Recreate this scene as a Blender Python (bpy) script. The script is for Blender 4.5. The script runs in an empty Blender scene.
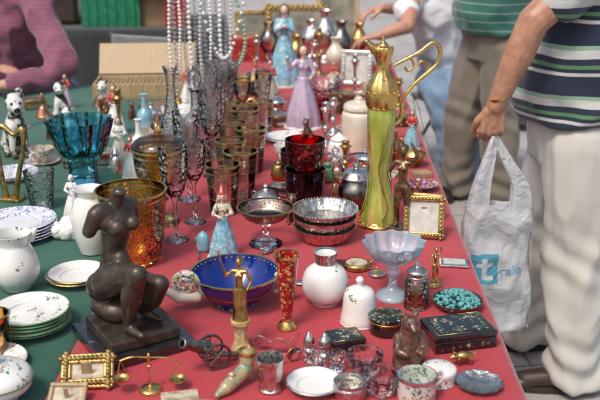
import bpy, math, random
from mathutils import Vector, Matrix, noise, Euler
from math import sin, cos, pi, radians as R
random.seed(7)
TZ=0.75
scene=bpy.context.scene
col=scene.collection

# ------------------------------------------------------------ mesh helpers
def finish(me,mat,smooth=True,ang=42):
    if mat: me.materials.append(mat)
    if smooth:
        me.polygons.foreach_set('use_smooth',[True]*len(me.polygons))
        me.set_sharp_from_angle(angle=R(ang))
    me.update()
def mesh(name,V,F,mat=None,smooth=True,ang=42):
    me=bpy.data.meshes.new(name); me.from_pydata([tuple(v) for v in V],[],F); finish(me,mat,smooth,ang)
    o=bpy.data.objects.new(name,me); col.objects.link(o); return o
def grp(name,x,y,z,parts,rot=0,sc=1):
    e=bpy.data.objects.new(name,None); e.empty_display_size=.05; col.objects.link(e)
    e.location=(x,y,z); e.rotation_euler=(0,0,R(rot)); e.scale=(sc,sc,sc)
    for p in parts: p.parent=e
    return e
def at(o,x,y,z=TZ,rot=0,sc=1):
    o.location=(x,y,z); o.rotation_euler=(0,0,R(rot)); o.scale=(sc,sc,sc); return o
def cat1(P,n=5):
    if len(P)<3: return list(P)
    out=[]
    for i in range(len(P)-1):
        a=P[max(i-1,0)];b=P[i];c=P[i+1];d=P[min(i+2,len(P)-1)]
        for k in range(n):
            t=k/n
            out.append(tuple(.5*((2*b[j])+(-a[j]+c[j])*t+(2*a[j]-5*b[j]+4*c[j]-d[j])*t*t+(-a[j]+3*b[j]-3*c[j]+d[j])*t**3) for j in range(len(b))))
    out.append(tuple(P[-1])); return out
def cat(P,n=5):
    segs=[[P[0]]]
    for p in P[1:]:
        if p==segs[-1][-1]: segs.append([p])
        else: segs[-1].append(p)
    out=[]
    for s in segs: out+=cat1(s,n)
    return out
def lathe(name,prof,mat,seg=40,n=5,flute=None,raw=False,ang=42):
    P=prof if raw else cat(prof,n)
    zm=max(p[1] for p in P) or 1
    V=[];F=[]
    for r,z in P:
        r=max(r,1e-5)
        for i in range(seg):
            a=2*pi*i/seg; rr=r*(flute(a,z/zm) if flute else 1)
            V.append((rr*cos(a),rr*sin(a),z))
    for j in range(len(P)-1):
        for i in range(seg):
            k=(i+1)%seg
            F.append((j*seg+i,j*seg+k,(j+1)*seg+k,(j+1)*seg+i))
    return mesh(name,V,F,mat,True,ang)
def vessel(outer,t=.002,zi=.004,n=5):
    o=cat(outer,n); inner=[]
    for r,z in reversed(o):
        if z<=zi: break
        inner.append((max(r-t,1e-4),z))
    inner.append((0,zi+t*.5)); return o+inner
def flut(n,amp,z0=0,z1=1):
    return lambda a,z:1+(amp*cos(n*a) if z0<=z<=z1 else 0)
def ruff(n,amp):
    return lambda a,z:1+amp*cos(n*a)*z*z
def V3(p): return Vector(p)
def capsule(p0,r0,p1,r1,V,F,seg=14,h=5):
    p0=V3(p0);p1=V3(p1);d=p1-p0;L=d.length
    if L<1e-7: d=Vector((0,0,1))
    d.normalize(); a=d.orthogonal().normalized(); b=d.cross(a)
    rings=[]
    for i in range(1,h+1):
        t=-pi/2+pi/2*i/h; rings.append((p0+d*(r0*sin(t)),r0*cos(t)))
    for i in range(0,h):
        t=pi/2*i/h; rings.append((p1+d*(r1*sin(t)),r1*cos(t)))
    s=len(V); V.append(p0-d*r0)
    for c,r in rings:
        for k in range(seg):
            an=2*pi*k/seg; V.append(c+a*(r*cos(an))+b*(r*sin(an)))
    V.append(p1+d*r1); e=len(V)-1
    for k in range(seg): F.append((s,s+1+(k+1)%seg,s+1+k))
    for j in range(len(rings)-1):
        for k in range(seg):
            q=s+1+j*seg; F.append((q+k,q+(k+1)%seg,q+seg+(k+1)%seg,q+seg+k))
    q=s+1+(len(rings)-1)*seg
    for k in range(seg): F.append((q+k,q+(k+1)%seg,e))
def ellip(c,r,V,F,tilt=None,seg=16,h=10):
    m=Matrix.Identity(3)
    if tilt: m=Euler([R(x) for x in tilt]).to_matrix()
    if not hasattr(r,'__len__'): r=(r,r,r)
    s=len(V);c=V3(c)
    V.append(c+m@Vector((0,0,-r[2])))
    for j in range(1,h):
        t=-pi/2+pi*j/h
        for k in range(seg):
            an=2*pi*k/seg; V.append(c+m@Vector((r[0]*cos(t)*cos(an),r[1]*cos(t)*sin(an),r[2]*sin(t))))
    V.append(c+m@Vector((0,0,r[2]))); e=len(V)-1
    for k in range(seg): F.append((s,s+1+(k+1)%seg,s+1+k))
    for j in range(h-2):
        for k in range(seg):
            q=s+1+j*seg; F.append((q+k,q+(k+1)%seg,q+seg+(k+1)%seg,q+seg+k))
    q=s+1+(h-2)*seg
    for k in range(seg): F.append((q+k,q+(k+1)%seg,e))
def loft(rings,V,F,seg=28):
    s=len(V)
    for cx,cy,cz,rx,ry in rings:
        for k in range(seg):
            an=2*pi*k/seg; V.append(Vector((cx+rx*cos(an),cy+ry*sin(an),cz)))
    for j in range(len(rings)-1):
        for k in range(seg):
            q=s+j*seg; F.append((q+k,q+(k+1)%seg,q+seg+(k+1)%seg,q+seg+k))
    F.append(tuple(reversed(range(s,s+seg)))); q=s+(len(rings)-1)*seg; F.append(tuple(range(q,q+seg)))
def chain(pts,rs): return [('c',pts[i],rs[i],pts[i+1],rs[i+1]) for i in range(len(pts)-1)]
def raw(parts,H=1.0):
    V=[];F=[]
    def S(p): return tuple(x*H for x in p)
    for p in parts:
        if p[0]=='c': capsule(S(p[1]),p[2]*H,S(p[3]),p[4]*H,V,F)
        elif p[0]=='e':
            r=p[2]; r=S(r) if hasattr(r,'__len__') else r*H
            ellip(S(p[1]),r,V,F,p[3] if len(p)>3 else None)
        elif p[0]=='l': loft([S(q) for q in p[1]],V,F)
    return V,F
texs={}
def tex(scale,depth=2):
    k=(scale,depth)
    if k not in texs:
        t=bpy.data.textures.new('fold_noise','CLOUDS'); t.noise_scale=scale; t.noise_depth=depth; texs[k]=t
    return texs[k]
def blob(name,parts,vox,mat,H=1.0,smooth=4,disp=None):
    V,F=raw(parts,H)
    o=mesh(name,V,F,mat)
    m=o.modifiers.new('Remesh','REMESH'); m.mode='VOXEL'; m.voxel_size=vox; m.use_smooth_shade=True
    if smooth:
        s=o.modifiers.new('Smooth','SMOOTH'); s.factor=.5; s.iterations=smooth
    if disp:
        for (sc,st) in disp:
            d=o.modifiers.new('Folds','DISPLACE'); d.texture=tex(sc); d.strength=st; d.mid_level=.5; d.texture_coords='LOCAL'
    return o
def drape(o,folds):
    """bake cloth folds into a fitted garment: folds(v)->offset along normal, evaluated on the remeshed surface"""
    bpy.context.view_layer.update()
    dg=bpy.context.evaluated_depsgraph_get(); me=bpy.data.meshes.new_from_object(o.evaluated_get(dg))
    o.modifiers.clear(); old=o.data; o.data=me; bpy.data.meshes.remove(old)
    ns=[v.normal.copy() for v in me.vertices]
    for v,n in zip(me.vertices,ns): v.co+=n*folds(v.co)
    me.update(); return o
def ridge(x): return 1-abs(2*x)
def cloth_folds(amp,sx,sz,tw=1.0,amp2=.3):
    def f(c):
        a=noise.noise(Vector((c.x*sx+tw*c.z*2,c.y*sx-tw*c.z*1.3,c.z*sz)))
        b=noise.noise(Vector((c.x*sx*2.3+7,c.y*sx*2.3,c.z*sz*2.8+c.x*6)))
        return amp*(ridge(a)-.6)+amp*amp2*b
    return f
def solid(name,parts,mat,H=1.0):
    V,F=raw(parts,H); return mesh(name,V,F,mat)
def tube(name,pts,r,mat,n=5,radii=None,closed=False):
    P=[tuple(p)+( (radii[i],) if radii else (1.0,)) for i,p in enumerate(pts)]
    if n>1: P=cat1(P,n)
    cu=bpy.data.curves.new(name,'CURVE'); cu.dimensions='3D'; cu.bevel_depth=r; cu.bevel_resolution=3; cu.use_fill_caps=True
    s=cu.splines.new('POLY'); s.points.add(len(P)-1)
    for q,p in zip(s.points,P): q.co=(p[0],p[1],p[2],1); q.radius=p[3]
    s.use_cyclic_u=closed
    cu.materials.append(mat)
    o=bpy.data.objects.new(name,cu); col.objects.link(o); return o
def box(name,sx,sy,sz,mat,loc=(0,0,0),rot=(0,0,0),bev=.002):
    x,y=sx/2,sy/2
    V=[(-x,-y,0),(x,-y,0),(x,y,0),(-x,y,0),(-x,-y,sz),(x,-y,sz),(x,y,sz),(-x,y,sz)]
    F=[(3,2,1,0),(4,5,6,7),(0,1,5,4),(1,2,6,5),(2,3,7,6),(3,0,4,7)]
    o=mesh(name,V,F,mat,False); o.location=loc; o.rotation_euler=tuple(R(a) for a in rot)
    if bev:
        b=o.modifiers.new('Bevel','BEVEL'); b.width=bev; b.segments=2
    return o
def beads(name,pts,r,mat):
    V=[];F=[]
    for p in pts: ellip(p,r,V,F,None,8,6)
    return mesh(name,V,F,mat)
def circ(n,r,z=0,cx=0,cy=0): return [(cx+r*cos(2*pi*i/n),cy+r*sin(2*pi*i/n),z) for i in range(n)]

# ------------------------------------------------------------ materials
def base(name):
    m=bpy.data.materials.new(name); m.use_nodes=True; nt=m.node_tree; nt.nodes.clear()
    return m,nt,nt.nodes,nt.links
def coords(N,L,scale=(1,1,1)):
    tc=N.new('ShaderNodeTexCoord'); mp=N.new('ShaderNodeMapping'); mp.inputs['Scale'].default_value=scale
    L.new(tc.outputs['Object'],mp.inputs['Vector']); return mp.outputs['Vector']
def rnd(N,L):
    oi=N.new('ShaderNodeObjectInfo'); mu=N.new('ShaderNodeMath'); mu.operation='MULTIPLY'; mu.inputs[1].default_value=20
    L.new(oi.outputs['Random'],mu.inputs[0]); return mu.outputs[0]
def nz(N,L,vec,scale,det=3,w=None):
    n=N.new('ShaderNodeTexNoise'); n.inputs['Scale'].default_value=scale; n.inputs['Detail'].default_value=det
    if w is not None: n.noise_dimensions='4D'; L.new(w,n.inputs['W'])
    L.new(vec,n.inputs['Vector']); return n.outputs['Fac']
def ramp(N,L,fac,stops,const=False):
    r=N.new('ShaderNodeValToRGB'); cr=r.color_ramp
    if const: cr.interpolation='CONSTANT'
    while len(cr.elements)<len(stops): cr.elements.new(.5)
    for e,(p,c) in zip(cr.elements,stops): e.position=p; e.color=tuple(c)+(1,) if len(c)==3 else c
    L.new(fac,r.inputs['Fac']); return r.outputs['Color']
def mixc(N,L,f,a,b):
    m=N.new('ShaderNodeMix'); m.data_type='RGBA'
    for s,v in ((m.inputs[6],a),(m.inputs[7],b)):
        if isinstance(v,(tuple,list)): s.default_value=tuple(v)+(1,)
        else: L.new(v,s)
    if isinstance(f,(int,float)): m.inputs[0].default_value=f
    else: L.new(f,m.inputs[0])
    return m.outputs[2]
def mulc(N,L,a,b):
    mm=N.new('ShaderNodeMix'); mm.data_type='RGBA'; mm.blend_type='MULTIPLY'; mm.inputs[0].default_value=1; L.new(a,mm.inputs[6]); L.new(b,mm.inputs[7]); return mm.outputs[2]
def mth(N,L,op,a,b=None):
    m=N.new('ShaderNodeMath'); m.operation=op
    for i,v in enumerate((a,b)):
        if v is None: continue
        if isinstance(v,(int,float)): m.inputs[i].default_value=v
        else: L.new(v,m.inputs[i])
    return m.outputs[0]
def k(c,f): return tuple(min(x*f,1) for x in c)
def bump(N,L,h,strength,dist=.002):
    b=N.new('ShaderNodeBump'); b.inputs['Strength'].default_value=strength; b.inputs['Distance'].default_value=dist
    L.new(h,b.inputs['Height']); return b.outputs['Normal']
def out(N,L,s):
    o=N.new('ShaderNodeOutputMaterial'); L.new(s,o.inputs[0])
def M(name,c,rough=.5,metal=0,coat=0,var=.2,scale=25,c2=None,t=.55,tw=.05,bmp=0,bsc=120,vs=(1,1,1),bd=.001,sss=0,sheen=0,weave=0):
    m,nt,N,L=base(name); vec=coords(N,L,vs); w=rnd(N,L)
    f=nz(N,L,vec,scale,4,w)
    cc=ramp(N,L,f,[(.3,k(c,1-var)),(.7,k(c,1+var))])
    if c2 is not None:
        f2=nz(N,L,vec,scale*1.7,3,w); mask=ramp(N,L,f2,[(t-tw,(0,0,0)),(t+tw,(1,1,1))])
        cc=mixc(N,L,mask,cc,c2)
    p=N.new('ShaderNodeBsdfPrincipled'); L.new(cc,p.inputs['Base Color'])
    p.inputs['Metallic'].default_value=metal; p.inputs['Coat Weight'].default_value=coat; p.inputs['Coat Roughness'].default_value=.06
    if sss: p.inputs['Subsurface Weight'].default_value=sss; p.inputs['Subsurface Radius'].default_value=(.01,.004,.002)
    if sheen: p.inputs['Sheen Weight'].default_value=sheen
    rr=ramp(N,L,f,[(.35,(max(rough-.1,.03),)*3),(.65,(min(rough+.13,1),)*3)]); L.new(rr,p.inputs['Roughness'])
    if bmp:
        fb=nz(N,L,vec,bsc,2,w)
        if weave: fb=mth(N,L,'ADD',fb,mth(N,L,'MULTIPLY',nz(N,L,vec,700,1),weave))
        L.new(bump(N,L,fb,bmp,bd),p.inputs['Normal'])
    out(N,L,p.outputs[0]); return m
def glassbody(N,L,tint,rough,norm=None,refr=.5):
    tr=N.new('ShaderNodeBsdfTransparent'); rf=N.new('ShaderNodeBsdfRefraction')
    for q in (tr.inputs[0],rf.inputs['Color']):
        if isinstance(tint,tuple): q.default_value=tint+(1,)
        else: L.new(tint,q)
    rf.inputs['Roughness'].default_value=rough; rf.inputs['IOR'].default_value=1.15
    gl=N.new('ShaderNodeBsdfGlossy'); gl.inputs['Roughness'].default_value=rough+.02; gl.inputs['Color'].default_value=(1,1,1,1)
    lw=N.new('ShaderNodeFresnel'); lw.inputs['IOR'].default_value=1.62
    mx=N.new('ShaderNodeMixShader'); mx.inputs[0].default_value=refr; L.new(tr.outputs[0],mx.inputs[1]); L.new(rf.outputs[0],mx.inputs[2])
    m2=N.new('ShaderNodeMixShader'); L.new(lw.outputs[0],m2.inputs[0]); L.new(mx.outputs[0],m2.inputs[1]); L.new(gl.outputs[0],m2.inputs[2])
    if norm is not None:
        for s in (rf,gl,lw): L.new(norm,s.inputs['Normal'])
    return m2.outputs[0]
def zbands(N,L,z,bands):
    r=None
    for a,b in bands:
        q=mth(N,L,'MULTIPLY',mth(N,L,'GREATER_THAN',z,a),mth(N,L,'LESS_THAN',z,b))
        r=q if r is None else mth(N,L,'MAXIMUM',r,q)
    return r
def G(name,tint=(.985,.99,.99),rough=.0,cut=0,cs=60,deco=None,dt=.53,dsc=55,drough=.3,dmetal=1,area=None,lines=None,refr=.22,milk=0):
    """glass; deco = fired-on gilding: scroll-work inside z bands 'area', plain lines in z bands 'lines'; milk = opaline body"""
    m,nt,N,L=base(name); vec=coords(N,L); norm=None
    if cut:
        v=N.new('ShaderNodeTexVoronoi'); v.inputs['Scale'].default_value=cs; L.new(vec,v.inputs['Vector'])
        norm=bump(N,L,v.outputs['Distance'],cut,.003)
    s=glassbody(N,L,tint,rough,norm,refr)
    if milk:
        pm=N.new('ShaderNodeBsdfPrincipled'); pm.inputs['Base Color'].default_value=(.72,.82,.9,1); pm.inputs['Roughness'].default_value=.12; pm.inputs['Coat Weight'].default_value=.6
        if norm is not None: L.new(norm,pm.inputs['Normal'])
        mm=N.new('ShaderNodeMixShader'); mm.inputs[0].default_value=milk; L.new(s,mm.inputs[1]); L.new(pm.outputs[0],mm.inputs[2]); s=mm.outputs[0]
    if deco is not None:
        w=rnd(N,L); sx=N.new('ShaderNodeSeparateXYZ'); L.new(vec,sx.inputs[0])
        n1=N.new('ShaderNodeTexNoise'); n1.noise_dimensions='4D'; L.new(w,n1.inputs['W']); n1.inputs['Scale'].default_value=dsc; n1.inputs['Detail'].default_value=1; n1.inputs['Distortion'].default_value=2.2; L.new(vec,n1.inputs['Vector'])
        sc=mth(N,L,'LESS_THAN',mth(N,L,'ABSOLUTE',mth(N,L,'SUBTRACT',mth(N,L,'FRACT',mth(N,L,'MULTIPLY',n1.outputs['Fac'],5)),.5)),dt)
        if area: sc=mth(N,L,'MULTIPLY',sc,zbands(N,L,sx.outputs[2],area))
        if lines: sc=mth(N,L,'MAXIMUM',sc,zbands(N,L,sx.outputs[2],lines))
        p=N.new('ShaderNodeBsdfPrincipled'); p.inputs['Base Color'].default_value=tuple(deco)+(1,); p.inputs['Metallic'].default_value=dmetal; p.inputs['Roughness'].default_value=drough
        mx=N.new('ShaderNodeMixShader'); L.new(mth(N,L,'MULTIPLY',sc,.9),mx.inputs[0]); L.new(s,mx.inputs[1]); L.new(p.outputs[0],mx.inputs[2]); s=mx.outputs[0]
    out(N,L,s); return m
def floral(name,c,cols,scale=45,size=.28,dens=.55,rough=.15,coat=.6,leaf=(.06,.16,.05),metal=0):
    m,nt,N,L=base(name); vec=coords(N,L); w=rnd(N,L)
    wn=N.new('ShaderNodeTexNoise'); wn.inputs['Scale'].default_value=scale*3; L.new(vec,wn.inputs['Vector'])
    wv=N.new('ShaderNodeVectorMath'); wv.operation='MULTIPLY_ADD'; wv.inputs[1].default_value=(.3/scale,)*3; L.new(wn.outputs['Color'],wv.inputs[0]); L.new(vec,wv.inputs[2])
    v=N.new('ShaderNodeTexVoronoi'); v.inputs['Scale'].default_value=scale; L.new(wv.outputs[0],v.inputs['Vector'])
    area=mth(N,L,'GREATER_THAN',nz(N,L,vec,scale*.35,1,w),dens)
    mask=mth(N,L,'LESS_THAN',v.outputs['Distance'],size)
    near=mth(N,L,'LESS_THAN',v.outputs['Distance'],size*2.1)
    sx=N.new('ShaderNodeSeparateXYZ'); L.new(v.outputs['Color'],sx.inputs[0])
    n=len(cols); fc=ramp(N,L,sx.outputs[0],[(i/n,cc) for i,cc in enumerate(cols)],True)
    lv=mth(N,L,'MULTIPLY',mth(N,L,'GREATER_THAN',nz(N,L,vec,scale*3,1,w),.54),near)
    bc=ramp(N,L,nz(N,L,vec,15,2,w),[(.3,k(c,.9)),(.7,k(c,1.06))])
    cc=mixc(N,L,mth(N,L,'MULTIPLY',lv,area),bc,leaf); cc=mixc(N,L,mth(N,L,'MULTIPLY',mask,area),cc,fc)
    p=N.new('ShaderNodeBsdfPrincipled'); L.new(cc,p.inputs['Base Color']); p.inputs['Roughness'].default_value=rough; p.inputs['Coat Weight'].default_value=coat; p.inputs['Metallic'].default_value=metal
    out(N,L,p.outputs[0]); return m
def stripes(name,stops,period,warp=.01,axis=2,rough=.85,off=0,bsc=900):
    m,nt,N,L=base(name); vec=coords(N,L); sx=N.new('ShaderNodeSeparateXYZ'); L.new(vec,sx.inputs[0])
    z=mth(N,L,'ADD',sx.outputs[axis],mth(N,L,'MULTIPLY',nz(N,L,vec,5,2),warp))
    fr=mth(N,L,'FRACT',mth(N,L,'ADD',mth(N,L,'DIVIDE',z,period),off))
    cc=ramp(N,L,fr,stops,True)
    sh=ramp(N,L,nz(N,L,vec,300,2),[(.3,(.8,)*3),(.7,(1,1,1))])
    p=N.new('ShaderNodeBsdfPrincipled'); L.new(mulc(N,L,cc,sh),p.inputs['Base Color']); p.inputs['Roughness'].default_value=rough; p.inputs['Sheen Weight'].default_value=.3
    hb=mth(N,L,'ADD',mth(N,L,'MULTIPLY',nz(N,L,vec,bsc,1),.12),nz(N,L,vec,14,3)); L.new(bump(N,L,hb,.35,.008),p.inputs['Normal'])
    out(N,L,p.outputs[0]); return m
def clothmat(name,c,var=.12,crease=.28):
    m,nt,N,L=base(name); vec=coords(N,L)
    f=nz(N,L,vec,3.5,5); cc=ramp(N,L,f,[(.3,k(c,1-var)),(.7,k(c,1+var))])
    fine=nz(N,L,vec,420,2); cc2=ramp(N,L,fine,[(.3,(.8,)*3),(.7,(1.0,)*3)])
    lint=mth(N,L,'GREATER_THAN',nz(N,L,vec,190,1),.76)
    fin=mixc(N,L,mth(N,L,'MULTIPLY',lint,.35),mulc(N,L,cc,cc2),(.6,.5,.48))
    p=N.new('ShaderNodeBsdfPrincipled'); L.new(fin,p.inputs['Base Color']); p.inputs['Roughness'].default_value=.9; p.inputs['Sheen Weight'].default_value=.25
    wv=N.new('ShaderNodeTexNoise'); wv.inputs['Scale'].default_value=6; wv.inputs['Detail'].default_value=2; wv.inputs['Distortion'].default_value=.8; L.new(vec,wv.inputs['Vector'])
    h=mth(N,L,'ADD',mth(N,L,'MULTIPLY',fine,.04),wv.outputs['Fac'])
    L.new(bump(N,L,h,crease,.03),p.inputs['Normal'])
    out(N,L,p.outputs[0]); return m
def pavemat():
    m,nt,N,L=base('paving_stone'); vec=coords(N,L)
    b=N.new('ShaderNodeTexBrick'); b.inputs['Scale'].default_value=1; b.inputs['Brick Width'].default_value=.6; b.inputs['Row Height'].default_value=.4
    b.inputs['Mortar Size'].default_value=.006; b.inputs['Color1'].default_value=(.40,.385,.365,1); b.inputs['Color2'].default_value=(.46,.445,.425,1); b.inputs['Mortar'].default_value=(.2,.185,.17,1)
    L.new(vec,b.inputs['Vector'])
    n=ramp(N,L,nz(N,L,vec,2.5,6),[(.3,(.78,)*3),(.7,(1.05,)*3)]); g=ramp(N,L,nz(N,L,vec,90,3),[(.35,(.84,)*3),(.65,(1.05,)*3)])
    p=N.new('ShaderNodeBsdfPrincipled'); L.new(mulc(N,L,mulc(N,L,b.outputs['Color'],n),g),p.inputs['Base Color']); p.inputs['Roughness'].default_value=.75
    L.new(bump(N,L,mth(N,L,'ADD',nz(N,L,vec,60,3),mth(N,L,'MULTIPLY',b.outputs['Fac'],-2)),.4,.004),p.inputs['Normal'])
    out(N,L,p.outputs[0]); return m
def bluewhite():
    m,nt,N,L=base('blue_white_porcelain'); vec=coords(N,L); sx=N.new('ShaderNodeSeparateXYZ'); L.new(vec,sx.inputs[0])
    r=mth(N,L,'SQRT',mth(N,L,'ADD',mth(N,L,'POWER',sx.outputs[0],2),mth(N,L,'POWER',sx.outputs[1],2)))
    band=ramp(N,L,mth(N,L,'MULTIPLY',r,10),[(0,(.25,)*3),(.45,(0,0,0)),(.62,(1,)*3),(.9,(1,)*3)])
    n1=N.new('ShaderNodeTexNoise'); n1.inputs['Scale'].default_value=38; n1.inputs['Detail'].default_value=2; n1.inputs['Distortion'].default_value=2; L.new(vec,n1.inputs['Vector'])
    pat=mth(N,L,'LESS_THAN',mth(N,L,'ABSOLUTE',mth(N,L,'SUBTRACT',mth(N,L,'FRACT',mth(N,L,'MULTIPLY',n1.outputs['Fac'],5)),.5)),.16)
    cc=mixc(N,L,mth(N,L,'MULTIPLY',mth(N,L,'MULTIPLY',pat,band),.8),(.76,.78,.8),(.05,.1,.4))
    p=N.new('ShaderNodeBsdfPrincipled'); L.new(cc,p.inputs['Base Color']); p.inputs['Roughness'].default_value=.15; p.inputs['Coat Weight'].default_value=.5
    out(N,L,p.outputs[0]); return m
RED=clothmat('red_tablecloth',(.43,.028,.042)); GREEN=clothmat('green_tablecloth',(.008,.10,.062)); DGREY=clothmat('dark_tablecloth',(.03,.035,.035))
PAVE=pavemat(); BW=bluewhite()
PORC=M('white_porcelain',(.78,.77,.74),.15,0,.6,.05,12)
CREAM=M('cream_porcelain',(.68,.62,.5),.2,0,.5,.1,20)
PFLO=floral('floral_porcelain',(.78,.77,.74),[(.5,.08,.12),(.62,.3,.34),(.15,.2,.5)],70,.24,.6)
PGRN=floral('green_floral_porcelain',(.78,.77,.73),[(.08,.25,.1),(.1,.32,.14),(.55,.12,.12)],85,.26,.58)
PMULTI=floral('painted_porcelain',(.72,.62,.52),[(.1,.2,.5),(.6,.1,.1),(.7,.5,.1),(.7,.7,.65)],90,.36,.42)
LACQ=M('black_lacquer',(.012,.011,.012),.15,0,.8,.3,40)
LACF=floral('flower_lacquer',(.014,.012,.012),[(.45,.1,.07),(.6,.42,.32),(.5,.46,.38),(.15,.2,.35)],110,.3,.46)
SILV=M('tarnished_silver',(.72,.70,.66),.2,1,0,.15,30,(.38,.34,.28),.64,.14,.15,220)
SILR=M('chased_silver',(.62,.60,.56),.24,1,0,.2,60,(.2,.18,.15),.63,.1,1,190,(1,1,1),.0025)
PEWT=M('dark_pewter',(.22,.21,.2),.32,1,0,.25,40,(.4,.38,.34),.64,.12,.25,200)
GOLD=M('aged_gold',(.72,.48,.17),.27,1,0,.2,50,(.3,.18,.06),.64,.12,.4,220)
BRASS=M('old_brass',(.5,.34,.13),.35,1,0,.3,50,(.15,.1,.04),.64,.12,.4,200)
COPP=M('copper',(.5,.24,.14),.3,1,0,.3,40)
BRON=M('dark_bronze',(.08,.064,.052),.42,.65,.1,.3,30,(.14,.108,.078),.6,.15,.2,120)
BRON2=M('brown_bronze',(.17,.11,.065),.36,.85,.1,.35,60,(.34,.24,.13),.62,.1,.3,200)
WOOD=M('carved_dark_wood',(.10,.04,.022),.32,0,.5,.5,60,(.25,.12,.06),.62,.1,.8,240,(1,1,.4))
LWOOD=M('light_wood',(.42,.30,.17),.5,0,.1,.25,12,None,.5,.05,.3,60,(8,1,1))
YONYX=M('yellow_onyx',(.5,.36,.16),.2,0,.5,.3,50,(.7,.6,.4),.58,.08)
CLR=G('clear_glass'); CUT=G('cut_crystal',(.99,.99,.995),.0,.7,80); CUT2=G('etched_crystal',(.985,.99,.99),.02,.6,130)
GRIM=G('gilt_etched_glass',(.985,.98,.96),.0,0,60,(.85,.72,.48),.13,45,area=[(.094,.125)],lines=[(.088,.0915),(.127,.131),(.05,.0515)],refr=.12)
GCOMP=G('gilt_compote_glass',(.985,.98,.97),.0,0,60,(.8,.7,.5),.13,50,area=[(.084,.098)],lines=[(.080,.082)],refr=.15)
AMB=G('amber_gilt_glass',(.98,.80,.46),.01,.2,60,(.75,.55,.24),.18,26,area=[(.02,.17)],lines=[(.012,.016),(.172,.178),(.2,.206)],refr=.2)
AMBB=G('amber_glass',(.97,.68,.28),.01,.3,50)
REDD=G('ruby_glass',(.68,.015,.035),.0,.5,60); BLUD=G('cobalt_glass',(.02,.07,.42),.0,.5,60,milk=0)
REDG=REDD
AQUA=G('aqua_glass',(.40,.80,.92),.0,.5,40)
OPAL=G('opaline_glass',(.86,.94,.99),.03,.35,60,milk=.3)
COB=M('cobalt_ceramic',(.001,.018,.19),.1,0,.6,.3,20)
REDE=floral('red_enamel',(.32,.01,.015),[(.65,.45,.12),(.7,.5,.15),(.5,.1,.1)],90,.24,.42,.2,.6,(.55,.36,.1))
EWGR=M('green_gilt_enamel',(.36,.42,.07),.18,.15,.9,.35,14,(.62,.47,.14),.58,.1,.3,60,(1,1,.35))
TURQ=M('turquoise_beads',(.1,.34,.34),.25,0,.4,.45,120,(.03,.06,.05),.6,.06)
PEARL=M('pearl',(.76,.76,.75),.18,0,.6,.08,60)
JADE=M('green_beads',(.25,.45,.3),.2,0,.5,.3,60)
MARB=M('black_marble',(.018,.018,.02),.12,0,.6,.4,30,(.45,.44,.42),.66,.015)
SKIN=M('skin',(.50,.27,.19),.48,0,0,.16,22,(.46,.19,.13),.62,.12,.35,260,(1,1,1),.0015,.1)
SKIN2=M('tanned_skin',(.42,.22,.14),.48,0,0,.18,22,(.36,.15,.09),.6,.12,.35,260,(1,1,1),.0015,.1)
CSKIN=M('ceramic_skin',(.72,.48,.38),.25,0,.5,.08,30)
CBLUE=M('ceramic_blue',(.2,.42,.54),.25,0,.5,.3,16,(.62,.66,.66),.6,.08); CRED=M('ceramic_red',(.5,.05,.04),.25,0,.5,.25,30)
CLIL=floral('ceramic_lilac',(.48,.38,.52),[(.7,.6,.3),(.4,.15,.4),(.75,.7,.7)],55,.28,.55,.25,.5,(.25,.3,.2))
CHAIR=M('ceramic_brown_hair',(.12,.05,.025),.3,0,.4,.3,40); CGRN=M('ceramic_green',(.1,.28,.12),.3,0,.4,.3,40)
DOGM=M('black_white_glaze',(.72,.7,.66),.2,0,.5,.06,9,(.02,.02,.02),.5,.015)
DOGB=M('brown_white_glaze',(.7,.66,.6),.2,0,.5,.06,10,(.16,.07,.03),.5,.015)
BLACK=M('black_glaze',(.015,.015,.015),.2,0,.5)
EYE=M('eye_black',(.01,.01,.012),.1); LIP=M('lips',(.4,.13,.1),.5); HAIR=M('grey_hair',(.3,.28,.26),.7,0,0,.4,60,None,.5,.05,.6,180,(1,1,.2)); HAIRB=M('brown_hair',(.06,.035,.02),.6,0,0,.4,60,None,.5,.05,.6,180,(1,1,.2))
def fab(name,c,var=.08): return M(name,c,.88,0,0,var,5,None,.5,.05,.5,30,(1,1,.5),.004,0,.25,.35)
WTRO=fab('white_trousers',(.56,.545,.50)); KTRO=fab('khaki_trousers',(.19,.165,.13),.12); JEAN=fab('blue_jeans',(.17,.27,.40),.25); TEE=fab('white_tee',(.68,.70,.74)); DTRO=fab('dark_trousers',(.03,.03,.035))
SHOE=M('brown_leather',(.045,.025,.017),.35,0,.2,.3,30); SHOEB=M('black_leather',(.015,.014,.014),.35,0,.2); SOLE=M('rubber_sole',(.04,.035,.03),.8)
NAVY=(.014,.022,.055); WH=(.58,.60,.58); GR=(.10,.25,.12)
POLO=stripes('striped_polo',[(0,NAVY),(.27,WH),(.34,NAVY),(.42,GR),(.5,NAVY),(.62,WH),(.78,(.25,.42,.3)),(.86,NAVY)],.155,.02)
GPOLO=stripes('green_striped_polo',[(0,(.025,.14,.115)),(.7,(.42,.47,.43)),(.78,(.025,.14,.115))],.045,.012)
PINK=stripes('pink_striped_jumper',[(0,(.30,.085,.15)),(.5,(.15,.05,.095)),(.72,(.40,.18,.24)),(.82,(.15,.05,.095))],.022,.02)
CARD=M('cardboard',(.32,.22,.13),.85); CRATEG=M('green_plastic',(.02,.2,.1),.4); REDP=M('red_paint',(.4,.03,.03),.4); GREYP=M('grey_plastic',(.25,.25,.26),.5)
PAPER=M('printed_paper',(.55,.48,.36),.6,0,.1,.15,30,(.22,.17,.12),.56,.12); PHOTO=M('old_picture',(.40,.40,.36),.3,0,.5,.35,22,(.66,.64,.58),.5,.2)
OILP=M('oil_painting',(.12,.13,.10),.4,0,.3,.5,7,(.35,.30,.22),.52,.15,.3,90)
STEEL=M('steel_tube',(.4,.4,.42),.3,1)

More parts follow.
